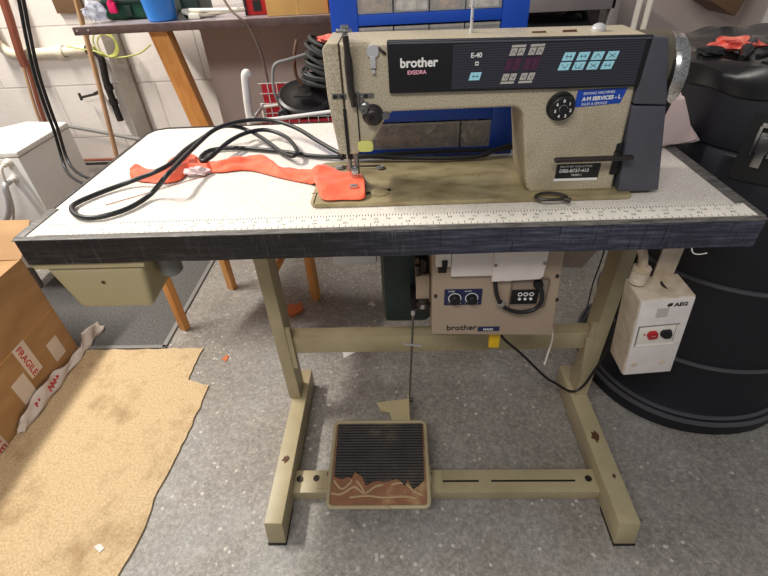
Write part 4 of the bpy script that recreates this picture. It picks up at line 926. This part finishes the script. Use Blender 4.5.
mb = MB(); blob(mb, (-.142, .76, .917), .034, .030, .009, 31, .15); mb.build('pink_rag', 'red_fabric', None, 'faded red rag on top of the black cable hank', 'rag')

# ------------------------------------------------------------------ right background: trestle, dark case, wall board
tr = thing('trestle_table', (.60, 1.15, 0), 'grey steel framed table behind the blue drawer rack', 'table')
MB().box((.36, 1.09, .912), (.735, 1.12, .985), .002).box((.36, 1.12, .96), (.80, 1.42, .985), .002).build('table_frame', 'grey_frame', tr)
MB().box((.722, 1.09, 0), (.750, 1.12, .985), .002).build('leg', 'grey_frame', tr)
MB().box((.365, 1.09, 0), (.39, 1.12, .912), .002).build('leg', 'grey_frame', tr)
MB().box((.39, 1.38, .80), (.80, 1.40, .93), .002).build('back_rail', 'brown_lip', tr)
dc = thing('black_suitcase', (.56, 1.25, 0), 'tall black soft case standing under the grey steel table', 'case')
MB().box((.42, 1.15, .012), (.70, 1.34, .872), .02, 3).build('case_shell', 'matt_black', dc)
MB().tube([(.61, 1.20, .868), (.63, 1.20, .892), (.67, 1.20, .900), (.69, 1.20, .868)], .010, 8).build('carry_handle', 'matt_black', dc)
for xx in (.45, .67): MB().cyl((xx-.01, 1.24, .012), (xx+.01, 1.24, .012), .012, 14).build('wheel', 'flat_black', dc)
MB().hexa([(1.14, 1.27, .895), (1.235, 1.27, .848), (1.235, 1.4495, .848), (1.14, 1.4495, .895), (1.06, 1.27, .97), (1.275, 1.27, .97), (1.275, 1.4495, .97), (1.06, 1.4495, .97)], .002).build('wall_bracket', 'brown_board', None, 'brown wooden bracket fixed to the back wall at top right', 'bracket')

# ------------------------------------------------------------------ carton with tapes on the left
ca = thing('cardboard_box', (-1.40, .10, 0), 'large brown cardboard box on the carpet offcut at the left edge', 'box')
CX = -1.120
mb = MB().box((-1.72, -.40, .0065), (CX, .505, .008))
for a, b in (((CX-.004, -.40), (CX, .505)), ((-1.72, -.40), (-1.716, .505)), ((-1.72, .501), (CX, .505)), ((-1.72, -.40), (CX, -.396))):
    mb.box((a[0], a[1], .0065), (b[0], b[1], .402))
mb.build('carton_wall', 'card', ca, smooth=False)
MB().hexa([(-1.72, .505, .400), (CX-.002, .505, .400), (CX-.002, .509, .400), (-1.72, .509, .400), (-1.70, .62, .475), (CX-.012, .62, .470), (CX-.012, .624, .470), (-1.70, .624, .475)]).build('back_flap', 'card', ca, smooth=False)
MB().hexa([(-1.72, -.1, .382), (CX-.003, -.1, .396), (CX-.003, .50, .396), (-1.72, .50, .382), (-1.72, -.1, .386), (CX-.003, -.1, .400), (CX-.003, .50, .400), (-1.72, .50, .386)]).build('top_flap', 'card', ca, smooth=False)
MB().box((CX-.001, -.40, .2045), (CX+.0012, .505, .2075)).build('crease', 'carton_small', ca, smooth=False)
SIDE = Matrix.Rotation(R(90), 4, 'Z') @ FRONT
def label_side(y0, y1, z0, z1, txt=None, size=.02, mat='paper_tape'):
    l = MB().box((CX+.0003, y0, z0), (CX+.0016, y1, z1)).build('adhesive_tape', mat, ca, smooth=False)
    if txt:
        m = Matrix.Translation((CX+.0017, y0+.010, z1-.006)) @ SIDE @ Matrix.Rotation(R(-90), 4, 'Z')
        MB().text(txt, size, m, .0001, bold=.0006).build('tape_lettering', 'lettering_red', l, smooth=False)
label_side(.302, .352, .088, .208, 'FRAGILE', .030)
label_side(.405, .455, .055, .130)
label_side(.235, .290, .045, .130)
label_side(.085, .125, .0075, .140, 'FRAGILE', .034)
mb = MB(); rows = []                          # loose tape hanging along the bottom
path = [(.620, .060), (.575, .045), (.540, .030), (.500, .028), (.44, .022), (.38, .024), (.32, .030), (.26, .026), (.20, .018), (.16, .012)]
hgt = [.030, .045, .050, .018, .014, .034, .044, .040, .030, .008]
for i in range(37):
    q = min(i/4, 8.999); a = int(q); u = q-a
    y = path[a][0]*(1-u)+path[a+1][0]*u; w = path[a][1]*(1-u)+path[a+1][1]*u; h = hgt[a]*(1-u)+hgt[a+1]*u
    row = []
    for k in range(6):
        v = k/5; row.append(mb.bm.verts.new((CX+.005+w*.18+.018*(1-v)+.004*math.sin(i*.9+k), y+.006*math.sin(k*1.7+i*.5), .010+v*h+.003*math.sin(i*1.1+k*2))))
    rows.append(row)
for A, B in zip(rows, rows[1:]):
    for k in range(5): mb.bm.faces.new((A[k], A[k+1], B[k+1], B[k]))
lt_ = mb.build('loose_tape', 'paper_tape', ca, label='loose strip of white packing tape curling along the floor', mods=[('SOLIDIFY', dict(thickness=.0008))])
mb = MB()
for k, yy in enumerate((.245, .26, .31, .325, .34, .355, .545)):
    MB().tube([(CX+.021, yy, .018), (CX+.016, yy+.005, .036), (CX+.018, yy+.012, .024)], .0024, 6).build('tape_print', 'lettering_red', lt_)

# ------------------------------------------------------------------ floor coverings and litter
rug = [(-1.95, -.60), (-1.95, .508), (-.675, .508), (-.674, .36), (-.595, .339), (-.598, .208), (-.607, .076), (-.616, -.038), (-.61, -.136), (-.626, -.215), (-.63, -.60)]
def fine(poly, step, amp):
    out = []; rnd = random.Random(4)
    for a, b in zip(poly, poly[1:]+poly[:1]):
        a, b = Vector(a), Vector(b); n = max(1, int((b-a).length/step)); d = (b-a).normalized(); nn = Vector((-d.y, d.x))
        for i in range(n): out.append(tuple(a+(b-a)*i/n+nn*rnd.uniform(-amp, amp)))
    return out
MB().prism(fine(rug, .02, .003), 'z', .0005, .006).build('carpet_offcut', 'rug', None, 'tan carpet offcut with a notched corner on the concrete floor', 'carpet', smooth=False)
mt = thing('door_mat', (-1.1, .8, 0), 'grey ribbed rubber mat lying behind the tan carpet offcut', 'mat')
MB().box((-1.5, .511, .0005), (-.825, 1.20, .006), .002).build('mat_pad', 'mat', mt)
mb = MB().box((-1.5, .511, .0005), (-.810, .527, .0085), .003).box((-.827, .511, .0005), (-.810, 1.21, .0085), .003)
mb.build('mat_border', 'grey_conduit', mt, label='paler raised mat border')
def scrap(pts, h, mat, name, label, cat):
    MB().prism(pts, 'z', .0006, h).build(name, mat, None, label, cat)
scrap([(-.412, .690), (-.404, .740), (-.384, .730), (-.362, .748), (-.348, .708), (-.368, .682), (-.390, .668)], .012, 'scrap', 'orange_scrap', 'curled orange scrap on the floor behind the left column', 'scrap')
scrap([(-.180, .500), (-.115, .512), (-.112, .492), (-.168, .452)], .0015, 'paper', 'paper_scrap', 'white paper scrap behind the left end of the rear rail', 'paper')
scrap([(-.100, .735), (-.085, .755), (-.070, .728), (-.078, .722)], .003, 'paper', 'paper_scrap', 'tiny white paper scrap on the floor left of the motor', 'paper')
scrap([(-.590, .455), (-.582, .475), (-.570, .470), (-.572, .445), (-.580, .448)], .003, 'scrap', 'orange_scrap', 'tiny orange scrap on the floor by the carpet notch', 'scrap')
scrap([(-.712, -.155), (-.700, -.148), (-.684, -.158), (-.690, -.168)], .009, 'paper', 'paper_scrap', 'tiny white paper scrap on the tan carpet', 'paper')
